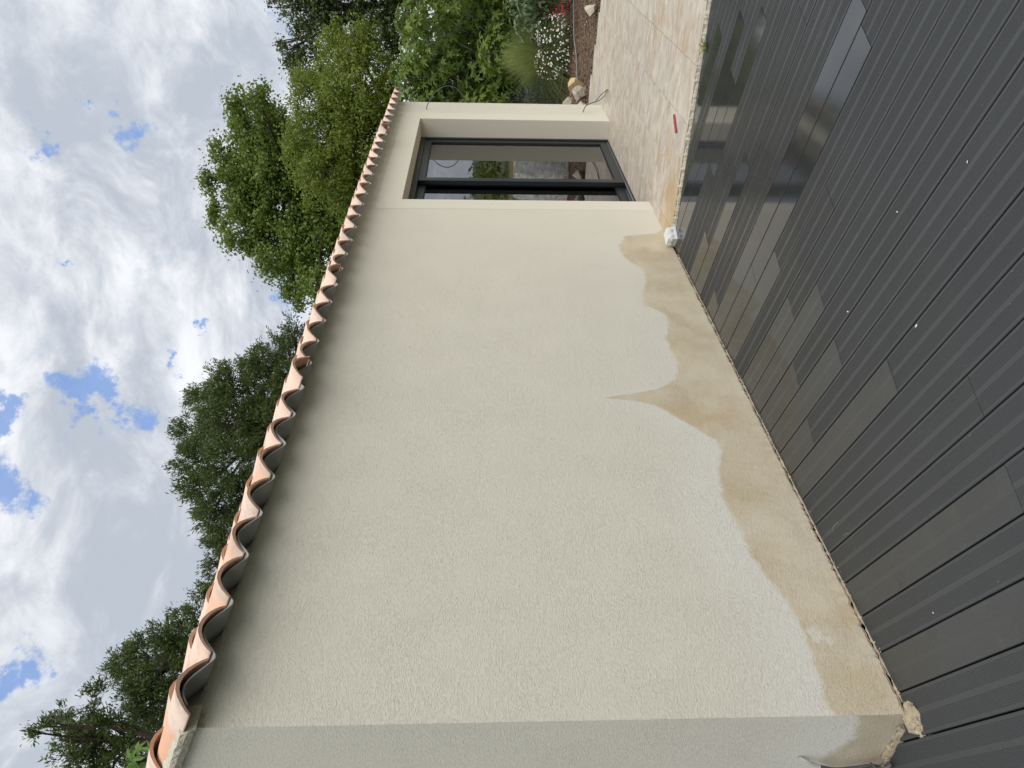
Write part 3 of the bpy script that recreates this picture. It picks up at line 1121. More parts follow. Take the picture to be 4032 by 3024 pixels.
# ------------------------------------------------------------------ across the bed, mirrored in the glass: wrapped pile, planks, batten
rp = random.Random(9)
pile = empty('wrapped_pile', (13.1, .90, -.01), 'heap of building materials under clear plastic sheet mirrored in the door glass', 'wrapped materials')
mb = MB()
for i in range(5):
    mb.box(-.42 + .05 * i, .40 - .03 * i, -.26, .22, .02 + .14 * i, .15 + .14 * i)
mb.build('stacked_packs', simple_mat('cardboard_packs', (0.66, 0.62, 0.56), .8, .3, 5), pile)
vs, fs = [], []
nu, nv = 60, 30
for i in range(nu):
    a = 2 * math.pi * i / nu
    for j in range(nv + 1):
        v_ = j / nv
        rad = (.62 - .30 * v_ ** 2.2) * (1 + .10 * mn.noise(Vector((math.cos(a) * 3, math.sin(a) * 3, v_ * 1.5))) + .06 * abs(mn.noise(Vector((a * 5, v_ * 3, 2)))))
        z = .90 * min(1, v_ * 1.25) + .05 * mn.noise(Vector((math.cos(a) * 4, math.sin(a) * 4, v_ * 3)))
        if v_ > .8:
            rad *= (1 - (v_ - .8) / .2)
            z += .03
        cx_, cy_ = .9 * rad * math.cos(a), .85 * rad * math.sin(a)
        cx_ = min(cx_, .44)
        vs.append((cx_, cy_, max(.01, z)))
for i in range(nu):
    for j in range(nv):
        a, b = i * (nv + 1) + j, ((i + 1) % nu) * (nv + 1) + j
        fs.append((a, b, b + 1, a + 1))
mesh_obj('plastic_sheet', vs, fs, M_sheet, pile, True)
mb = MB()
mb.box(-.02, .02, -.75, .75, 0, .06)
o = mb.build('timber_batten', M_wood)
o.location = (12.75, .85, .93)
tag(o, 'pale timber batten laid across the plastic wrapped pile', 'batten')
for i in range(3):
    mb = MB()
    mb.box(-.012, .012, -.06, .06, 0, .95)
    o = mb.build('plank', M_wood)
    o.location = (12.62 + .03 * i, .70 + .13 * i, -.02)
    o.rotation_euler = (R(-8 - 3 * i), R(22 + 5 * i), R(10))
    tag(o, ('nearest raw plank leaning on the plastic wrapped pile', 'middle raw plank leaning on the wrapped pile, between the other two', 'rearmost raw plank leaning on the plastic wrapped pile')[i], 'plank', 'planks leaning on the wrapped pile')

# ------------------------------------------------------------------ cables
mb = MB()
mb.tube(bez([(9.255, 2.46, 2.135), (9.27, 2.40, 2.12), (9.30, 2.27, 2.03), (9.34, 2.21, 1.91), (9.42, 2.24, 1.80), (9.52, 2.36, 1.71), (9.56, 2.45, 1.655)], 36), .0052, 7)
o = mb.build('cable', M_cable, None, True)
tag(o, 'grey cable looping out high on the wall right of the door', 'cable', 'cable ends left hanging from the walls')
mb = MB()
mb.tube(bez([(9.25, 2.46, .285), (9.26, 2.39, .255), (9.28, 2.36, .19), (9.28, 2.34, .13)], 16), .0055, 7)
mb.tube(bez([(9.28, 2.345, .14), (9.26, 2.31, .085), (9.20, 2.25, .05), (9.10, 2.16, .035)], 16), .0048, 7)
mb.tube(bez([(9.28, 2.345, .14), (9.30, 2.28, .09), (9.24, 2.23, .06), (9.12, 2.165, .042)], 16), .0048, 7)
o = mb.build('cable', M_cable, None, True)
tag(o, 'short twin cable drooping low on the wall onto the terrace', 'cable', 'cable ends left hanging from the walls')
cb = empty('cable', (1.50, 2.722, .2), 'dark cable with a paint whitened end at the foot of the return wall', 'cable', 'cable ends left hanging from the walls')
mb = MB()
mb.tube(bez([(.004, -.005, .135), (-.014, .004, .10), (-.022, .022, .055)], 10), .0065, 8)
mb.build('painted_end', M_cable_w, cb, True)
mb = MB()
mb.tube(bez([(-.022, .022, .055), (-.028, .032, .0), (-.03, .022, -.07), (-.028, .012, -.13), (-.03, .02, -.17)], 20), .0065, 8)
mb.tube(bez([(-.034, .034, -.03), (-.04, .020, -.09), (-.042, .006, -.14), (-.05, -.005, -.165), (-.05, -.03, -.185), (-.03, .0, -.192)], 20), .006, 8)
mb.tube(bez([(-.02, .012, -.135), (-.05, .000, -.14), (-.052, .04, -.15), (-.02, .045, -.15)], 14), .005, 8)
mb.build('sheath', M_cable, cb, True)

# ------------------------------------------------------------------ junction box
jb = empty('junction_box', (5.455, 2.375, .0), 'small white junction box lying where the deck meets the wall', 'junction box')
jb.rotation_euler = (0, R(-3), R(-28))
mb = MB()
hx, hy = .058, .046
e = .004
mb.add([(-hx, -hy, .012), (hx, -hy, .012), (hx, hy, .012), (-hx, hy, .012), (-hx + e, -hy + e, .072), (hx - e, -hy + e, .072), (hx - e, hy - e, .072), (-hx + e, hy - e, .072)],
       [(0, 3, 2, 1), (4, 5, 6, 7), (0, 1, 5, 4), (1, 2, 6, 5), (2, 3, 7, 6), (3, 0, 4, 7)])
mb.build('box_body', M_box, jb)
mb = MB()
mb.box(-hx - .003, hx + .003, -hy - .003, hy + .003, 0, .0115)
mb.build('lid', M_box, jb)
for (px, py, ax) in ((-.028, -hy, 'y'), (.026, -hy, 'y'), (-hx, -.022, 'x'), (-hx, .020, 'x')):
    mb = MB()
    for rr, d0, d1 in ((.020, -.001, .004), (.013, .004, .008), (.006, .008, .010)):
        if ax == 'y':
            mb.tube([(px, py + .002 - d0, .043), (px, py + .002 - d1, .043)], rr, 16)
        else:
            mb.tube([(px + .002 - d0, py, .043), (px + .002 - d1, py, .043)], rr, 16)
    mb.build('cable_knockout', M_box, jb)

# ------------------------------------------------------------------ small things on the floor
mb = MB()
mb.tube([(0, 0, 0), (.07, -.045, .002), (.14, -.09, 0)], .010, 6)
o = mb.build('stick', M_red)
o.location = (5.77, 1.67, TZ + .010)
o.rotation_euler = (0, 0, R(-0))
tag(o, 'short dark red stick lying on the pale terrace slabs', 'stick')


def petal(name, x, y, s, rz, label, mat=None):
    mb = MB()
    mb.add([(-s, 0, 0), (-.3 * s, -.42 * s, .1 * s), (.5 * s, -.35 * s, .25 * s), (s, 0, .05 * s), (.5 * s, .35 * s, .25 * s), (-.3 * s, .42 * s, .1 * s), (.1 * s, 0, -.02 * s)],
           [(0, 1, 6), (1, 2, 6), (2, 3, 6), (3, 4, 6), (4, 5, 6), (5, 0, 6)])
    o = mb.build(name, mat or M_petal)
    o.location = (x, y, .0015)
    o.rotation_euler = (0, 0, rz)
    tag(o, label, 'petal', 'fallen petals on the deck')


petal('petal', 2.70, 1.50, .007, .4, 'cream fallen petal on the open middle of the deck')
petal('petal', 2.24, 1.30, .0085, 1.4, 'curled cream petal lying across a board gap')
petal('petal', 2.29, .74, .0055, 2.0, 'tiny white petal on a grooved board far from the wall')
petal('petal', 2.58, 1.02, .0055, .1, 'tiny white petal between two groove bands mid deck')
petal('petal', 1.61, 2.04, .005, .1, 'ochre petal on the boards near the house corner')
# specks of grit
N = 150
cx = rng.uniform(1.0, 4.6, N)
cy = rng.uniform(.2, 2.43, N)
V = scatter_quads(cx, cy, np.full(N, .0022), rng.uniform(.0015, .0045, N), .3, rng, 1.4)
tag(quads_mesh('grit', V, 4, simple_mat('pale_grit', (.42, .41, .37), .8)), 'tiny pale specks of grit scattered over the deck boards', 'grit', kind='stuff')
N = 260
cx = rng.uniform(1.55, 5.4, N)
cy = 2.45 - np.abs(rng.normal(0, .010, N))
V = scatter_quads(cx, cy, np.full(N, .003), rng.uniform(.002, .008, N), .6, rng, 1.4)
tag(quads_mesh('render_crumbs', V, 4, M_mortar), 'crumbs of render along the foot of the wall', 'crumbs', kind='stuff')
for (x, y, L_, a, lab) in ((2.285, 2.345, .075, 1.0, 'pale stalk of straw on the deck by the wall'), (2.205, 2.29, .055, .6, 'short dark straw on the deck by the wall')):
    mb = MB()
    mb.tube([(0, 0, 0), (L_ * .5, .004, .003), (L_, 0, 0)], .0011, 5)
    o = mb.build('straw', M_straw)
    o.location = (x, y, .002)
    o.rotation_euler = (0, 0, R(200) + a)
    tag(o, lab, 'straw')
# weed at the edge of the terrace
V = []
for i in range(70):
    a = random.uniform(0, 2 * math.pi)
    l = random.uniform(.03, .08)
    b0 = Vector((5.40, 1.0, .0))
    d_ = Vector((math.cos(a), math.sin(a), random.uniform(.3, 1.4))).normalized()
    s_ = Vector((-math.sin(a), math.cos(a), 0)) * .004
    V.append([b0 - s_ * .6, b0 + d_ * l * .6 + s_ * -1, b0 + d_ * l, b0 + d_ * l * .6 + s_])
tag(quads_mesh('weed', np.array([[tuple(p) for p in q] for q in V]), 4, M_grass), 'tiny green weed growing at the terrace edge', 'weed')


# ------------------------------------------------------------------ rocks, hose
def rock(x, y, z, sx, sy, sz, seed, mat, label, rz=0):
    import bmesh
    bm = bmesh.new()
    bmesh.ops.create_icosphere(bm, subdivisions=3, radius=1)
    bmesh.ops.subdivide_edges(bm, edges=bm.edges[:], cuts=1, use_grid_fill=True)
    for v in bm.verts:
        p = v.co.normalized()
        q = 1 + .34 * mn.noise(p * 1.1 + Vector((seed, 0, 0))) + .10 * mn.noise(p * 3 + Vector((0, seed, 0)))
        # facets: clamp against a few random planes
        p = p * q
        for k in range(11):
            r2 = random.Random(seed * 31 + k)
            nrm = Vector((r2.uniform(-1, 1), r2.uniform(-1, 1), r2.uniform(-.6, 1))).normalized()
            dd = p.dot(nrm) - r2.uniform(.42, .72)
            if dd > 0:
                p -= nrm * dd * .97
        p = p * (1 + .035 * mn.noise(p * 7) + .02 * mn.noise(p * 18))
        v.co = Vector((p.x * sx, p.y * sy, p.z * sz))
    me = bpy.data.meshes.new('rock')
    bm.to_mesh(me)
    bm.free()
    me.materials.append(mat)
    o = link(bpy.data.objects.new('rock', me))
    o.location = (x, y, z)
    o.rotation_euler = (0, 0, rz)
    return tag(o, label, 'rock', 'rocks edging the planting bed')


rock(11.20, 2.72, .09, .17, .13, .17, 1, M_rock, 'pale pointed limestone block in the front of the rock heap', .4)
rock(11.10, 2.90, .06, .24, .15, .13, 2, M_rock, 'broad low limestone rock at the wall end of the heap', -.3)
rock(11.75, 2.74, .10, .15, .13, .14, 3, M_rock_y, 'rounded ochre rock on top of the heap beside the house', .9)
rock(12.9, 3.30, .06, .12, .11, .12, 4, M_rock, 'grey white block partly hidden behind the house corner', .2)
rock(10.62, 1.32, .07, .24, .20, .15, 5, M_rock, 'large pitted limestone rock at the far edge of the terrace', 0)
rock(10.88, 1.60, .06, .10, .09, .09, 6, M_rock, 'small pale stone leaning on the large terrace rock', .5)

mb = MB()
mb.tube(bez([(11.9, 2.80, .02), (12.14, 2.67, .03), (12.5, 2.45, .02), (12.75, 2.25, .04), (13.07, 1.97, .03), (13.5, 1.5, .02), (14, .9, .02)], 40), .011, 7)
tag(mb.build('drip_hose', M_hose, None, True), 'grey irrigation hose running across the bark mulch in front of daisies', 'hose', 'irrigation hoses in the bed')
mb = MB()
mb.tube(bez([(13.6, 2.9, .1), (14.2, 3.3, .04), (14.9, 3.7, .03), (15.3, 4.1, .03)], 24), .011, 7)
tag(mb.build('drip_hose', M_hose, None, True), 'dark irrigation hose behind the daisies towards the house', 'hose', 'irrigation hoses in the bed')


# ------------------------------------------------------------------ vegetation
def leaf_cloud(blobs, n_per_m2, leaf, spread, rng, asp=1.7, updir=.25, shell=.45, clump_leaves=24, droop=0.0, squash=.8):
    """leaf quads in clumps through ellipsoidal blobs; returns (N,4,3)"""
    cs, rads = [], []
    for (x, y, z, r_) in blobs:
        n_ = max(2, int(n_per_m2 * 4 * r_ * r_ / clump_leaves))
        d_ = rng.normal(size=(n_, 3))
        d_ /= np.linalg.norm(d_, axis=1)[:, None]
        rad = r_ * (shell + (1.04 - shell) * rng.uniform(0, 1, n_) ** .6)
        cs.append(np.array([x, y, z]) + d_ * rad[:, None])
    cs = np.concatenate(cs)
    n = len(cs)
    K = clump_leaves
    ssz = spread * rng.uniform(.5, 1.25, n)
    off = rng.normal(size=(n, K, 3)) * ssz[:, None, None]
    off[:, :, 2] *= squash
    c = (cs[:, None, :] + off).reshape(-1, 3)
    # leaves lie roughly along a dome in each clump
    nrm = off.reshape(-1, 3) / (np.linalg.norm(off.reshape(-1, 3), axis=1)[:, None] + 1e-6)
    nrm = nrm * .7 + rng.normal(size=nrm.shape) * .55 + np.array([0, 0, updir * 2])
    nrm /= np.linalg.norm(nrm, axis=1)[:, None]
    t_ = rng.normal(size=nrm.shape)
    t_[:, 2] -= droop
    t_ -= (t_ * nrm).sum(1)[:, None] * nrm
    t_ /= np.linalg.norm(t_, axis=1)[:, None]
    b_ = np.cross(nrm, t_)
    L = (leaf * rng.uniform(.6, 1.25, len(c)))[:, None]
    W = L / asp
    fold = nrm * W * .18
    return np.stack([c - t_ * L / 2, c - b_ * W / 2 + fold, c + t_ * L / 2 - nrm * L * .12, c + b_ * W / 2 + fold], 1)


def tuft_cloud(blobs, n_per_m2, length, spread, rng, K=22, shell=.35, up=.45):
    """needle sprays: slender blades pointing out of twig ends"""
    cs, dirs = [], []
    for (x, y, z, r_) in blobs:
        n_ = max(3, int(n_per_m2 * 4 * r_ * r_ / K))
        d_ = rng.normal(size=(n_, 3))
        d_ /= np.linalg.norm(d_, axis=1)[:, None]
        rad = r_ * (shell + (1.08 - shell) * rng.uniform(0, 1, n_) ** .6)
        cs.append(np.array([x, y, z]) + d_ * rad[:, None])
        dirs.append(d_)
    cs, dirs = np.concatenate(cs), np.concatenate(dirs)
    n = len(cs)
    dd = dirs + np.array([0, 0, up])
    dd /= np.linalg.norm(dd, axis=1)[:, None]
    tpos = rng.uniform(-1, 1, (n, K, 1)) * spread
    c = (cs[:, None, :] + dd[:, None, :] * tpos + rng.normal(size=(n, K, 3)) * spread * .42).reshape(-1, 3)
    d2 = np.repeat(dd, K, 0) + rng.normal(size=(n * K, 3)) * .65
    d2 /= np.linalg.norm(d2, axis=1)[:, None]
    s_ = np.cross(d2, rng.normal(size=d2.shape))
    s_ /= np.linalg.norm(s_, axis=1)[:, None]
    L = (length * rng.uniform(.6, 1.3, len(c)))[:, None]
    W = L * .13
    return np.stack([c, c + d2 * L * .5 - s_ * W, c + d2 * L, c + d2 * L * .5 + s_ * W], 1)


def trunk_mesh(name, base, blobs, r0, parent, mat, seed=0, every=1, rmin=.012):
    rr = random.Random(seed)
    cen = Vector((sum(b[0] for b in blobs) / len(blobs), sum(b[1] for b in blobs) / len(blobs), 0))
    zmin = min(b[2] - b[3] for b in blobs)
    zmax = max(b[2] for b in blobs)
    base = Vector(base)
    fork = Vector((cen.x * .7 + base.x * .3, cen.y * .7 + base.y * .3, zmin + .1 * (zmax - zmin)))
    top = Vector((cen.x, cen.y, zmin + .8 * (zmax - zmin)))
    mb = MB()
    pts = bez([base, base.lerp(fork, .5) + Vector((rr.uniform(-.15, .15), rr.uniform(-.15, .15), 0)), fork, fork.lerp(top, .5) + Vector((rr.uniform(-.2, .2), rr.uniform(-.2, .2), 0)), top], 20)
    n = len(pts)
    mb.tube(pts, [r0 * .7 * (1 - .88 * i / (n - 1)) for i in range(n)], 9)
    for b in blobs[::every]:
        tgt = Vector(b[:3])
        s = pts[min(n - 2, int(n * rr.uniform(.45, .8)))]
        if tgt.z < s.z:
            s = pts[int(n * .42)]
        mid = s.lerp(tgt, .5) + Vector((rr.uniform(-.2, .2), rr.uniform(-.2, .2), rr.uniform(-.1, .3)))
        bp = bez([s, mid, tgt], 9)
        mb.tube(bp, [max(rmin, r0 * .24 * (1 - .8 * i / (len(bp) - 1))) for i in range(len(bp))], 6)
        for _ in range(9):
            d_ = Vector((rr.gauss(0, 1), rr.gauss(0, 1), rr.gauss(.3, 1))).normalized()
            e_ = tgt + d_ * b[3] * rr.uniform(.6, 1.05)
            st_ = mid.lerp(tgt, rr.uniform(.3, 1))
            tp = bez([st_, st_.lerp(e_, .5) + Vector((0, 0, .05)), e_], 4)
            mb.tube(tp, [max(rmin * .6, .02 * (1 - .8 * i / (len(tp) - 1))) for i in range(len(tp))], 4, cap=False)
    return mb.build(name, mat, parent, True)


def tree(name, label, blobs, base, r0, leafmat, kind='leaf', seed=0, **kw):
    e_ = empty(name, base, label, 'tree')
    rg = np.random.RandomState(seed)
    V = (leaf_cloud if kind == 'leaf' else tuft_cloud)(blobs, rng=rg, **kw)
    V = V - np.array(base)
    o = quads_mesh('crown', V, 4, leafmat, e_)
    o['kind'] = 'stuff'
    loc = [(b[0] - base[0], b[1] - base[1], b[2] - base[2], b[3]) for b in blobs]
    trunk_mesh('trunk', (0, 0, 0), loc, r0, e_, M_bark, seed)
    return e_


PLANE_BLOBS = [(21.31, 6.01, 7.47, 0.75), (21.51, 7.09, 7.95, 0.98), (20.85, 7.93, 8.06, 0.84), (20.31, 8.8, 8.07, 0.65), (20.72, 6.7, 6.95, 1.0), (20.93, 8.08, 7.2, 1.11), (19.86, 9.01, 7.11, 0.9), (20.76, 10.31, 6.95, 0.62), (21.96, 8.05, 6.47, 1.09), (19.77, 8.83, 6.05, 1.02), (21.2, 8.59, 5.74, 0.94), (19.48, 10.41, 6.84, 0.34), (20.9, 7.49, 8.98, 0.26), (21.59, 8.71, 9.28, 0.3), (20.03, 5.26, 7.68, 0.26), (20.11, 5.16, 7.05, 0.29), (18.25, 9.47, 5.74, 0.49), (21.6, 7.9, 5.19, 0.94)]
ASH_BLOBS = [(18.23, 4.6, 5.16, 0.64), (19.16, 3.78, 4.69, 0.63), (17.51, 3.18, 4.0, 0.34), (17.72, 5.4, 5.28, 0.64), (17.11, 6.05, 5.04, 0.72), (17.54, 4.12, 4.09, 0.81), (17.46, 5.3, 4.08, 0.89), (17.42, 6.6, 4.4, 0.76), (18.16, 4.66, 3.69, 0.53), (18.41, 5.05, 4.49, 0.76), (17.88, 5.83, 5.78, 0.32), (18.92, 4.46, 5.59, 0.33), (17.25, 6.08, 3.69, 0.64)]
OAK_BLOBS = [(26.5, 4.04, 7.22, 0.72), (25.09, 4.98, 7.35, 0.28), (26.66, 5.13, 7.99, 0.15), (26.21, 5.62, 7.16, 0.52), (26.56, 3.25, 6.0, 1.28), (26.21, 3.82, 4.87, 0.86), (25.76, 4.26, 4.0, 0.71), (27.08, 3.87, 8.04, 0.21), (26.02, 4.47, 6.33, 0.72), (25.81, 5.07, 4.63, 0.66), (27.3, 1.93, 5.41, 1.7), (27.0, 2.18, 6.51, 1.27)]
PINE_A = [(20.74, 12.38, 7.29, 0.41), (20.83, 13.13, 7.92, 0.56), (19.62, 12.7, 8.15, 0.46), (19.78, 13.65, 9.34, 0.65), (20.46, 14.67, 10.3, 0.6), (19.84, 15.52, 10.59, 0.69), (17.42, 14.83, 9.86, 0.6), (17.06, 15.6, 9.78, 0.57), (16.26, 15.77, 9.18, 0.48), (19.02, 14.34, 9.12, 0.93), (17.2, 14.65, 8.7, 0.87), (19.56, 13.68, 8.3, 0.79), (19.25, 15.07, 8.45, 0.88), (17.03, 15.95, 8.62, 0.69), (17.2, 17.48, 9.21, 0.66), (19.3, 13.3, 7.2, 0.7), (18.4, 14.4, 7.6, 0.9)]
PINE_B = [(16.59, 17.25, 9.43, 0.36), (15.53, 17.09, 9.1, 0.35), (15.65, 18.12, 9.54, 0.28), (15.11, 17.9, 9.54, 0.22), (15.53, 17.5, 8.78, 0.41), (15.45, 16.26, 8.01, 0.53)]
PINE_C = [(13.35, 16.64, 9.01, 0.28), (14.23, 17.93, 9.93, 0.29), (12.98, 16.89, 9.78, 0.31), (13.72, 18.47, 10.27, 0.49), (13.11, 17.63, 10.61, 0.35), (13.1, 18.01, 11.12, 0.32), (13.03, 18.51, 11.41, 0.25), (12.59, 18.1, 10.53, 0.52), (12.28, 17.67, 9.73, 0.58), (11.58, 17.82, 9.76, 0.56), (11.63, 17.48, 10.26, 0.37), (11.73, 19.29, 10.28, 0.61), (13.03, 17.55, 9.35, 0.49)]
PINE_D = [(11.61, 17.43, 11.04, 0.25), (10.54, 16.52, 10.46, 0.26), (11.09, 17.56, 11.75, 0.29), (9.94, 16.08, 11.17, 0.21), (9.94, 16.26, 11.45, 0.1), (10.37, 17.37, 11.16, 0.41), (10.37, 17.19, 10.57, 0.41), (10.47, 16.81, 10.09, 0.36), (9.72, 17.03, 10.78, 0.35), (10.05, 17.63, 10.46, 0.46), (9.99, 17.16, 9.68, 0.41), (9.75, 18.11, 10.05, 0.65), (9.43, 17.69, 10.54, 0.42)]

tree('plane_tree', 'tall light green tree rising behind the middle of the tiled roof', PLANE_BLOBS, (20.9, 8.0, -.2), .26, M_leaf_plane, seed=1,
     n_per_m2=1600, leaf=.098, spread=.17, asp=1.35, droop=.6, clump_leaves=70, squash=.6)
tree('ash_tree', 'yellow green leafy tree behind the far end of the roof', ASH_BLOBS, (17.9, 5.0, -.2), .20, M_leaf_ash, seed=2,
     n_per_m2=2000, leaf=.090, spread=.14, asp=2.2, droop=1.0, clump_leaves=64, squash=.65)
tree('oak_tree', 'dark green tree with sky showing through, behind the yellow green tree', OAK_BLOBS, (27.2, 3.2, -.2), .30, M_leaf_oak, seed=3,
     n_per_m2=1000, leaf=.105, spread=.18, asp=1.5, clump_leaves=60, squash=.6)
tree('pine_tree', 'broad dense dark pine rising behind the middle of the eave', PINE_A, (18.6, 14.6, -.2), .28, M_needle, 'pine', seed=4,
     n_per_m2=2300, length=.125, spread=.16, K=60)
tree('pine_tree', 'small dark pine top showing between the two large pines', PINE_B, (15.6, 17.3, -.2), .18, M_needle, 'pine', seed=5,
     n_per_m2=2300, length=.12, spread=.14, K=55)
tree('pine_tree', 'stepped dark pine behind the near end of the roof', PINE_C, (12.7, 18.0, -.2), .24, M_needle, 'pine', seed=6,
     n_per_m2=2300, length=.12, spread=.14, K=55)
tree('pine_tree', 'tallest, thinly needled pine at the near end of the roof', PINE_D, (10.2, 17.5, -.2), .24, M_needle, 'pine', seed=7,
     n_per_m2=1800, length=.12, spread=.13, K=50)


# --- fig
def fig_leaf_mesh(variant, mat):
    rv = random.Random(variant)
    prof_ = [(-150, .30), (-125, .50), (-104, .66), (-84, .42), (-66, .36), (-50, .88), (-34, .60), (-20, .40), (-10, .78), (0, 1.05), (10, .78), (20, .40), (34, .60), (50, .88), (66, .36), (84, .42), (104, .66), (125, .50), (150, .30)]
    vs = [(0, 0, 0)]
    for a, r_ in prof_:
        r_ *= rv.uniform(.9, 1.1)
        an = R(a)
        vs.append((math.sin(an) * r_, math.cos(an) * r_, -.22 * r_ * r_ + .10 * abs(math.sin(an))))
    n = len(prof_)
    fs = [(0, i + 1, i) for i in range(1, n)]
    vs += [(-.02, 0, 0), (.02, 0, 0), (.015, -.55, -.12), (-.015, -.55, -.12)]
    fs.append((n + 1, n + 4, n + 3, n + 2))
    me = bpy.data.meshes.new('leaf')
    me.from_pydata(vs, [], fs)
    me.materials.append(mat)
    me.update()
    return me


def big_leaf_plant(root, blobs, n_total, n_objs, size, meshes, cam_pos, rg, tip_out=.6, stuff_name='foliage', label=None, shell=.55, weight_pow=2):
    """leaves as instances: the most prominent as objects, the rest joined"""
    wts = np.array([b[3] ** weight_pow for b in blobs])
    wts /= wts.sum()
    idx = rg.choice(len(blobs), n_total, p=wts)
    B = np.array(blobs)[idx]
    d_ = rg.normal(size=(n_total, 3))
    d_ /= np.linalg.norm(d_, axis=1)[:, None]
    rad = B[:, 3] * (shell + (1.05 - shell) * rg.uniform(0, 1, n_total) ** .5)
    c = B[:, :3] + d_ * rad[:, None]
    order = np.argsort(np.linalg.norm(c - np.array(cam_pos), axis=1))
    base = np.array(root.location)
    big_v, big_f = [], []
    nb = 0
    for rank, i in enumerate(order):
        s = size * rg.uniform(.65, 1.2)
        out = Vector(d_[i] * np.array([1, 1, .5])) + Vector((0, 0, -.15))
        nrm = Vector(d_[i]) * .7 + Vector((rg.normal() * .35, rg.normal() * .35, .75 + rg.normal() * .3))
        nrm.normalize()
        y_ = (out + Vector(rg.normal(size=3)) * .5)
        y_ -= nrm * y_.dot(nrm)
        if y_.length < 1e-3:
            y_ = nrm.orthogonal()
        y_.normalize()
        x_ = y_.cross(nrm)
        M_ = Matrix(((x_.x * s, y_.x * s, nrm.x * s, c[i][0] - base[0]), (x_.y * s, y_.y * s, nrm.y * s, c[i][1] - base[1]), (x_.z * s, y_.z * s, nrm.z * s, c[i][2] - base[2]), (0, 0, 0, 1)))
        me = meshes[rg.randint(len(meshes))]
        if rank < n_objs:
            o = bpy.data.objects.new('leaf', me)
            COL.objects.link(o)
            o.parent = root
            o.matrix_local = M_
        else:
            for v in me.vertices:
                big_v.append(tuple(M_ @ v.co))
            for p_ in me.polygons:
                big_f.append(tuple(k + nb for k in p_.vertices))
            nb += len(me.vertices)
    if big_v:
        o = mesh_obj(stuff_name, big_v, big_f, meshes[0].materials[0], root)
        o['kind'] = 'stuff'


FIG = [(15.34, 2.49, 2.78, 0.32), (16.4, 3.66, 3.02, 0.34), (15.9, 3.03, 2.45, 0.59), (16.27, 3.79, 2.22, 0.55), (16.92, 2.86, 1.84, 0.64), (16.0, 3.45, 1.47, 0.53), (15.86, 3.77, 1.1, 0.37), (15.25, 2.96, 1.21, 0.39), (15.78, 1.81, 2.15, 0.68), (16.11, 2.46, 1.29, 0.45), (16.03, 4.38, 2.79, 0.57), (16.23, 4.52, 2.04, 0.58), (15.52, 4.22, 1.37, 0.55),
       (16.6, 3.2, 1.0, .7), (16.6, 2.2, .9, .7), (16.5, 4.2, .9, .7), (16.9, 3.6, 2.6, .5), (16.4, 1.2, 1.6, .7), (16.3, 5.2, 1.9, .7)]
figm = [fig_leaf_mesh(i, M_leaf_fig) for i in range(4)]
fig = empty('fig_tree', (16.3, 3.2, -.05), 'big lobed leaf fig bush filling the gap right of the building', 'tree')
big_leaf_plant(fig, FIG, 4600, 300, .15, figm, (0, 0, CAM_H), np.random.RandomState(8))
loc = [(b[0] - 16.3, b[1] - 3.2, b[2] + .05, b[3]) for b in FIG]
trunk_mesh('trunk', (0, 0, 0), loc, .09, fig, simple_mat('fig_bark', (.20, .19, .16), .8, .2, 10), 3, rmin=.010)

# young fig shoot above the near roof verge
fig2 = empty('fig_tree', (4.0, 7.2, -.2), 'young bright green fig shoot poking above the near end of the roof', 'tree')
figm2 = [fig_leaf_mesh(10 + i, M_leaf_figb) for i in range(3)]
F2 = [(3.76, 6.57, 4.50, 0.13), (3.70, 6.66, 4.36, 0.15), (3.80, 6.75, 4.1, .35), (3.95, 6.9, 3.7, .5), (4.1, 7.1, 3.3, .6)]
big_leaf_plant(fig2, F2, 170, 170, .125, figm2, (0, 0, CAM_H), np.random.RandomState(9), weight_pow=1.4)
trunk_mesh('trunk', (0, 0, 0), [(b[0] - 4.0, b[1] - 7.2, b[2] + .2, b[3]) for b in F2], .05, fig2, M_bark, 3, rmin=.006)

# hedge mass behind the fig
hb = []
rh = random.Random(4)
for i in range(46):
    hb.append((rh.uniform(17.2, 20.5), rh.uniform(1.7, 9), rh.uniform(.2, 2.3), rh.uniform(.6, .9)))
V = leaf_cloud(hb, 330, .11, .16, np.random.RandomState(12), asp=1.6)
tag(quads_mesh('hedge', V, 4, M_leaf_oak), 'dark undergrowth closing the view behind the fig bush', 'undergrowth', kind='stuff')
hb = [(15.8, 3.9 + .35 * i, .35 + .2 * (i % 2), .42) for i in range(-7, 5)]
V = leaf_cloud(hb, 700, .06, .10, np.random.RandomState(13), asp=1.9)
tag(quads_mesh('ground_cover', V, 4, M_leaf_low), 'low green growth at the foot of the fig bush', 'ground cover', kind='stuff')


# --- oval leaved shrub
def oval_leaf_mesh(mat):
    vs = [(0, 0, 0), (-.16, .3, .03), (-.2, .6, .02), (0, 1, -.12), (.2, .6, .02), (.16, .3, .03), (0, .5, -.02), (-.02, 0, 0), (.02, 0, 0), (0, -.3, -.05)]
    fs = [(0, 6, 1), (1, 6, 2), (2, 6, 3), (3, 6, 4), (4, 6, 5), (5, 6, 0), (7, 9, 8)]
    me = bpy.data.meshes.new('leaf')
    me.from_pydata(vs, [], fs)
    me.materials.append(mat)
    me.update()
    return me


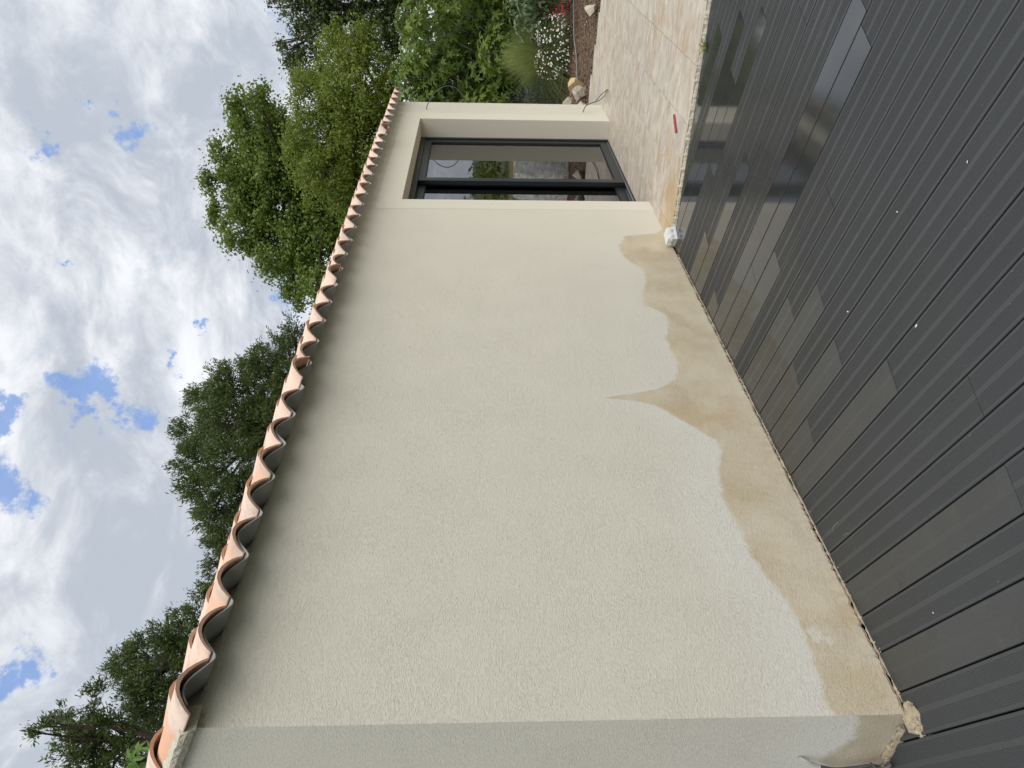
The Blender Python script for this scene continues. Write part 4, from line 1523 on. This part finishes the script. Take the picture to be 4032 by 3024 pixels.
shrub = empty('shrub', (14.0, 2.0, 0), 'grey green oval leaved shrub above the white daisies', 'shrub')
LEAFY = [(13.81, 2.0, 0.87, 0.23), (14.01, 2.34, 0.73, 0.25), (14.06, 1.99, 0.55, 0.23), (13.8, 2.40, 0.52, 0.17), (13.92, 1.61, 0.90, 0.28), (14.1, 1.9, .75, .3)]
big_leaf_plant(shrub, LEAFY, 900, 260, .105, [oval_leaf_mesh(M_leaf_grey)], (0, 0, CAM_H), np.random.RandomState(10))
mb = MB()
for i in range(16):
    b = LEAFY[i % 6]
    mb.tube(bez([(rh.uniform(-.1, .1), rh.uniform(-.1, .1), -.03), (0, 0, .3), (b[0] - 14 + rh.uniform(-.1, .1), b[1] - 2 + rh.uniform(-.1, .1), b[2])], 8), .008, 5)
mb.build('stems', M_bark, shrub)['kind'] = 'stuff'


# --- feather grass
def grass_clump(base, n, length, lean, rg, mat, name, parent):
    V = []
    for i in range(n):
        a = rg.uniform(0, 2 * math.pi)
        tl = abs(rg.normal(0, lean)) + .05
        L = length * rg.uniform(.6, 1.1)
        b0 = Vector((rg.normal(0, .035), rg.normal(0, .035), 0))
        dx, dy = math.cos(a), math.sin(a)
        sd = Vector((-dy, dx, 0)) * .0032
        pts = []
        for s in range(6):
            u = s / 5
            ang_ = tl * (.35 + 1.35 * u)
            pts.append(b0 + Vector((dx * math.sin(ang_), dy * math.sin(ang_), math.cos(ang_) * (1 - .12 * u * tl))) * (L * u))
        for s in range(5):
            w0_, w1_ = 1 - .8 * s / 5, 1 - .8 * (s + 1) / 5
            V.append([pts[s] - sd * w0_, pts[s] + sd * w0_, pts[s + 1] + sd * w1_, pts[s + 1] - sd * w1_])
    A = np.array([[tuple(p) for p in q] for q in V])
    o = quads_mesh(name, A, 4, mat, parent)
    o['kind'] = 'stuff'
    return o


ge = empty('feather_grass', (14.15, 2.80, 0), 'fine arching feather grass tuft between the fig bush and daisies', 'grass tuft')
grass_clump(None, 5200, 1.10, .50, np.random.RandomState(5), M_grass, 'blades', ge)
ge = empty('feather_grass', (14.9, 3.35, 0), 'duller smaller grass tuft left of the feather grass', 'grass tuft')
grass_clump(None, 1900, .75, .5, np.random.RandomState(6), M_leaf_low, 'blades', ge)

# --- dull grey bush
gb = empty('shrub', (14.8, 3.65, 0), 'dull grey leaved low bush beside the house corner', 'shrub')
GREYB = [(14.9, 3.53, 0.51, 0.3), (14.56, 3.65, 0.4, 0.26), (14.79, 3.71, 0.69, 0.26), (14.7, 3.9, .35, .3), (14.4, 3.35, .25, .2)]
V = leaf_cloud(GREYB, 2600, .032, .06, np.random.RandomState(15), asp=2.0, clump_leaves=20) - np.array([14.8, 3.65, 0])
quads_mesh('leaves', V, 4, M_leaf_dull, gb)['kind'] = 'stuff'

# --- daisies
DAISY = [(13.34, 2.3, 0.36, 0.24), (13.27, 2.52, 0.28, 0.26), (13.31, 2.75, 0.34, 0.24), (13.46, 2.24, 0.23, 0.19), (13.25, 2.62, .2, .26), (13.2, 2.38, .2, .22)]
dz = empty('daisy_bush', (13.3, 2.5, 0), 'mound of small white daisies on the bark mulch', 'flowers')
V = leaf_cloud(DAISY, 3600, .022, .05, np.random.RandomState(16), asp=2.6, clump_leaves=20) - np.array([13.3, 2.5, 0])
quads_mesh('leaves', V, 4, M_leaf_low, dz)['kind'] = 'stuff'


def blossom_mesh(mats, r_=1.0):
    vs, fs, mi = [(0, 0, .05)], [], []
    n = 10
    for k in range(n):
        a = 2 * math.pi * k / n
        vs.append((math.cos(a), math.sin(a), .12 if k % 2 else 0))
    for k in range(n):
        fs.append((0, 1 + k, 1 + (k + 1) % n)); mi.append(0)
    b = len(vs)
    vs.append((0, 0, .22))
    for k in range(6):
        a = 2 * math.pi * k / 6
        vs.append((.34 * math.cos(a), .34 * math.sin(a), .12))
    for k in range(6):
        fs.append((b, b + 1 + k, b + 1 + (k + 1) % 6)); mi.append(1)
    me = bpy.data.meshes.new('blossom')
    me.from_pydata(vs, [], fs)
    for m_ in mats:
        me.materials.append(m_)
    me.polygons.foreach_set('material_index', mi)
    me.update()
    return me


BW, BP = blossom_mesh([M_white, M_yellow]), blossom_mesh([M_pinkf, M_yellow])
rg = np.random.RandomState(17)
cnt = 0
while cnt < 296:
    b = DAISY[rg.randint(len(DAISY))]
    d_ = rg.normal(size=3)
    d_ /= np.linalg.norm(d_)
    if d_[0] > .45 or d_[2] < -.5:
        continue
    p_ = np.array(b[:3]) + d_ * b[3] * rg.uniform(.95, 1.15)
    inside = any(np.linalg.norm(p_ - np.array(q[:3])) < q[3] * .93 for q in DAISY)
    if inside or p_[2] < .03:
        continue
    o = bpy.data.objects.new('blossom', BP if rg.uniform() < .14 else BW)
    COL.objects.link(o)
    o.parent = dz
    o.location = p_ - np.array([13.3, 2.5, 0])
    nn = Vector(d_) + Vector((-.2, -.1, .6)) + Vector(rg.normal(size=3)) * .25
    o.rotation_euler = nn.to_track_quat('Z', 'Y').to_euler()
    s = rg.uniform(.0105, .0155)
    o.scale = (s, s, s)
    cnt += 1

# --- red flowered plant
rf = empty('red_flowers', (13.62, 1.95, 0), 'red flowered plant beside the daisies at the edge of the bed', 'flowers')
V = leaf_cloud([(13.62, 1.92, .16, .12), (13.6, 1.80, .24, .12)], 1600, .035, .05, np.random.RandomState(18), asp=3, clump_leaves=12) - np.array([13.62, 1.95, 0])
quads_mesh('leaves', V, 4, M_leaf_low, rf)['kind'] = 'stuff'
BR = blossom_mesh([M_redf, M_redf])
for i in range(44):
    o = bpy.data.objects.new('blossom', BR)
    COL.objects.link(o)
    o.parent = rf
    o.location = (rg.normal(-.06, .07), rg.normal(.02, .06), abs(rg.normal(.20, .09)))
    o.rotation_euler = (rg.uniform(-.8, .8), rg.uniform(-.8, .8), 0)
    s = rg.uniform(.014, .022)
    o.scale = (s, s, s)

# ------------------------------------------------------------------ garden across the terrace, only seen mirrored in the glass
for (x, y, h_, lab, sd) in ((27, -7.4, 4.6, 'leafy tree on the lawn across the terrace, mirrored in the door glass', 31),):
    rgt = random.Random(sd)
    bl = [(x + rgt.uniform(-1.5, 1.5), y + rgt.uniform(-1.3, 1.3), h_ * rgt.uniform(.45, 1.0), rgt.uniform(.5, .9)) for _ in range(12)]
    tree('garden_tree', lab, bl, (x, y, -.2), .16, M_leaf_plane, seed=sd, n_per_m2=160, leaf=.14, spread=.2, asp=1.5)
rgt = random.Random(77)
hb = [(rgt.uniform(44, 50), -24 + i * .9, rgt.uniform(.2, 1.1), rgt.uniform(.8, 1.3)) for i in range(34)]
V = leaf_cloud(hb, 60, .3, .35, np.random.RandomState(14), asp=1.6)
tag(quads_mesh('far_hedge', V, 4, M_leaf_ash), 'far green hedge across the lawn, mirrored in the door glass', 'hedge', kind='stuff')
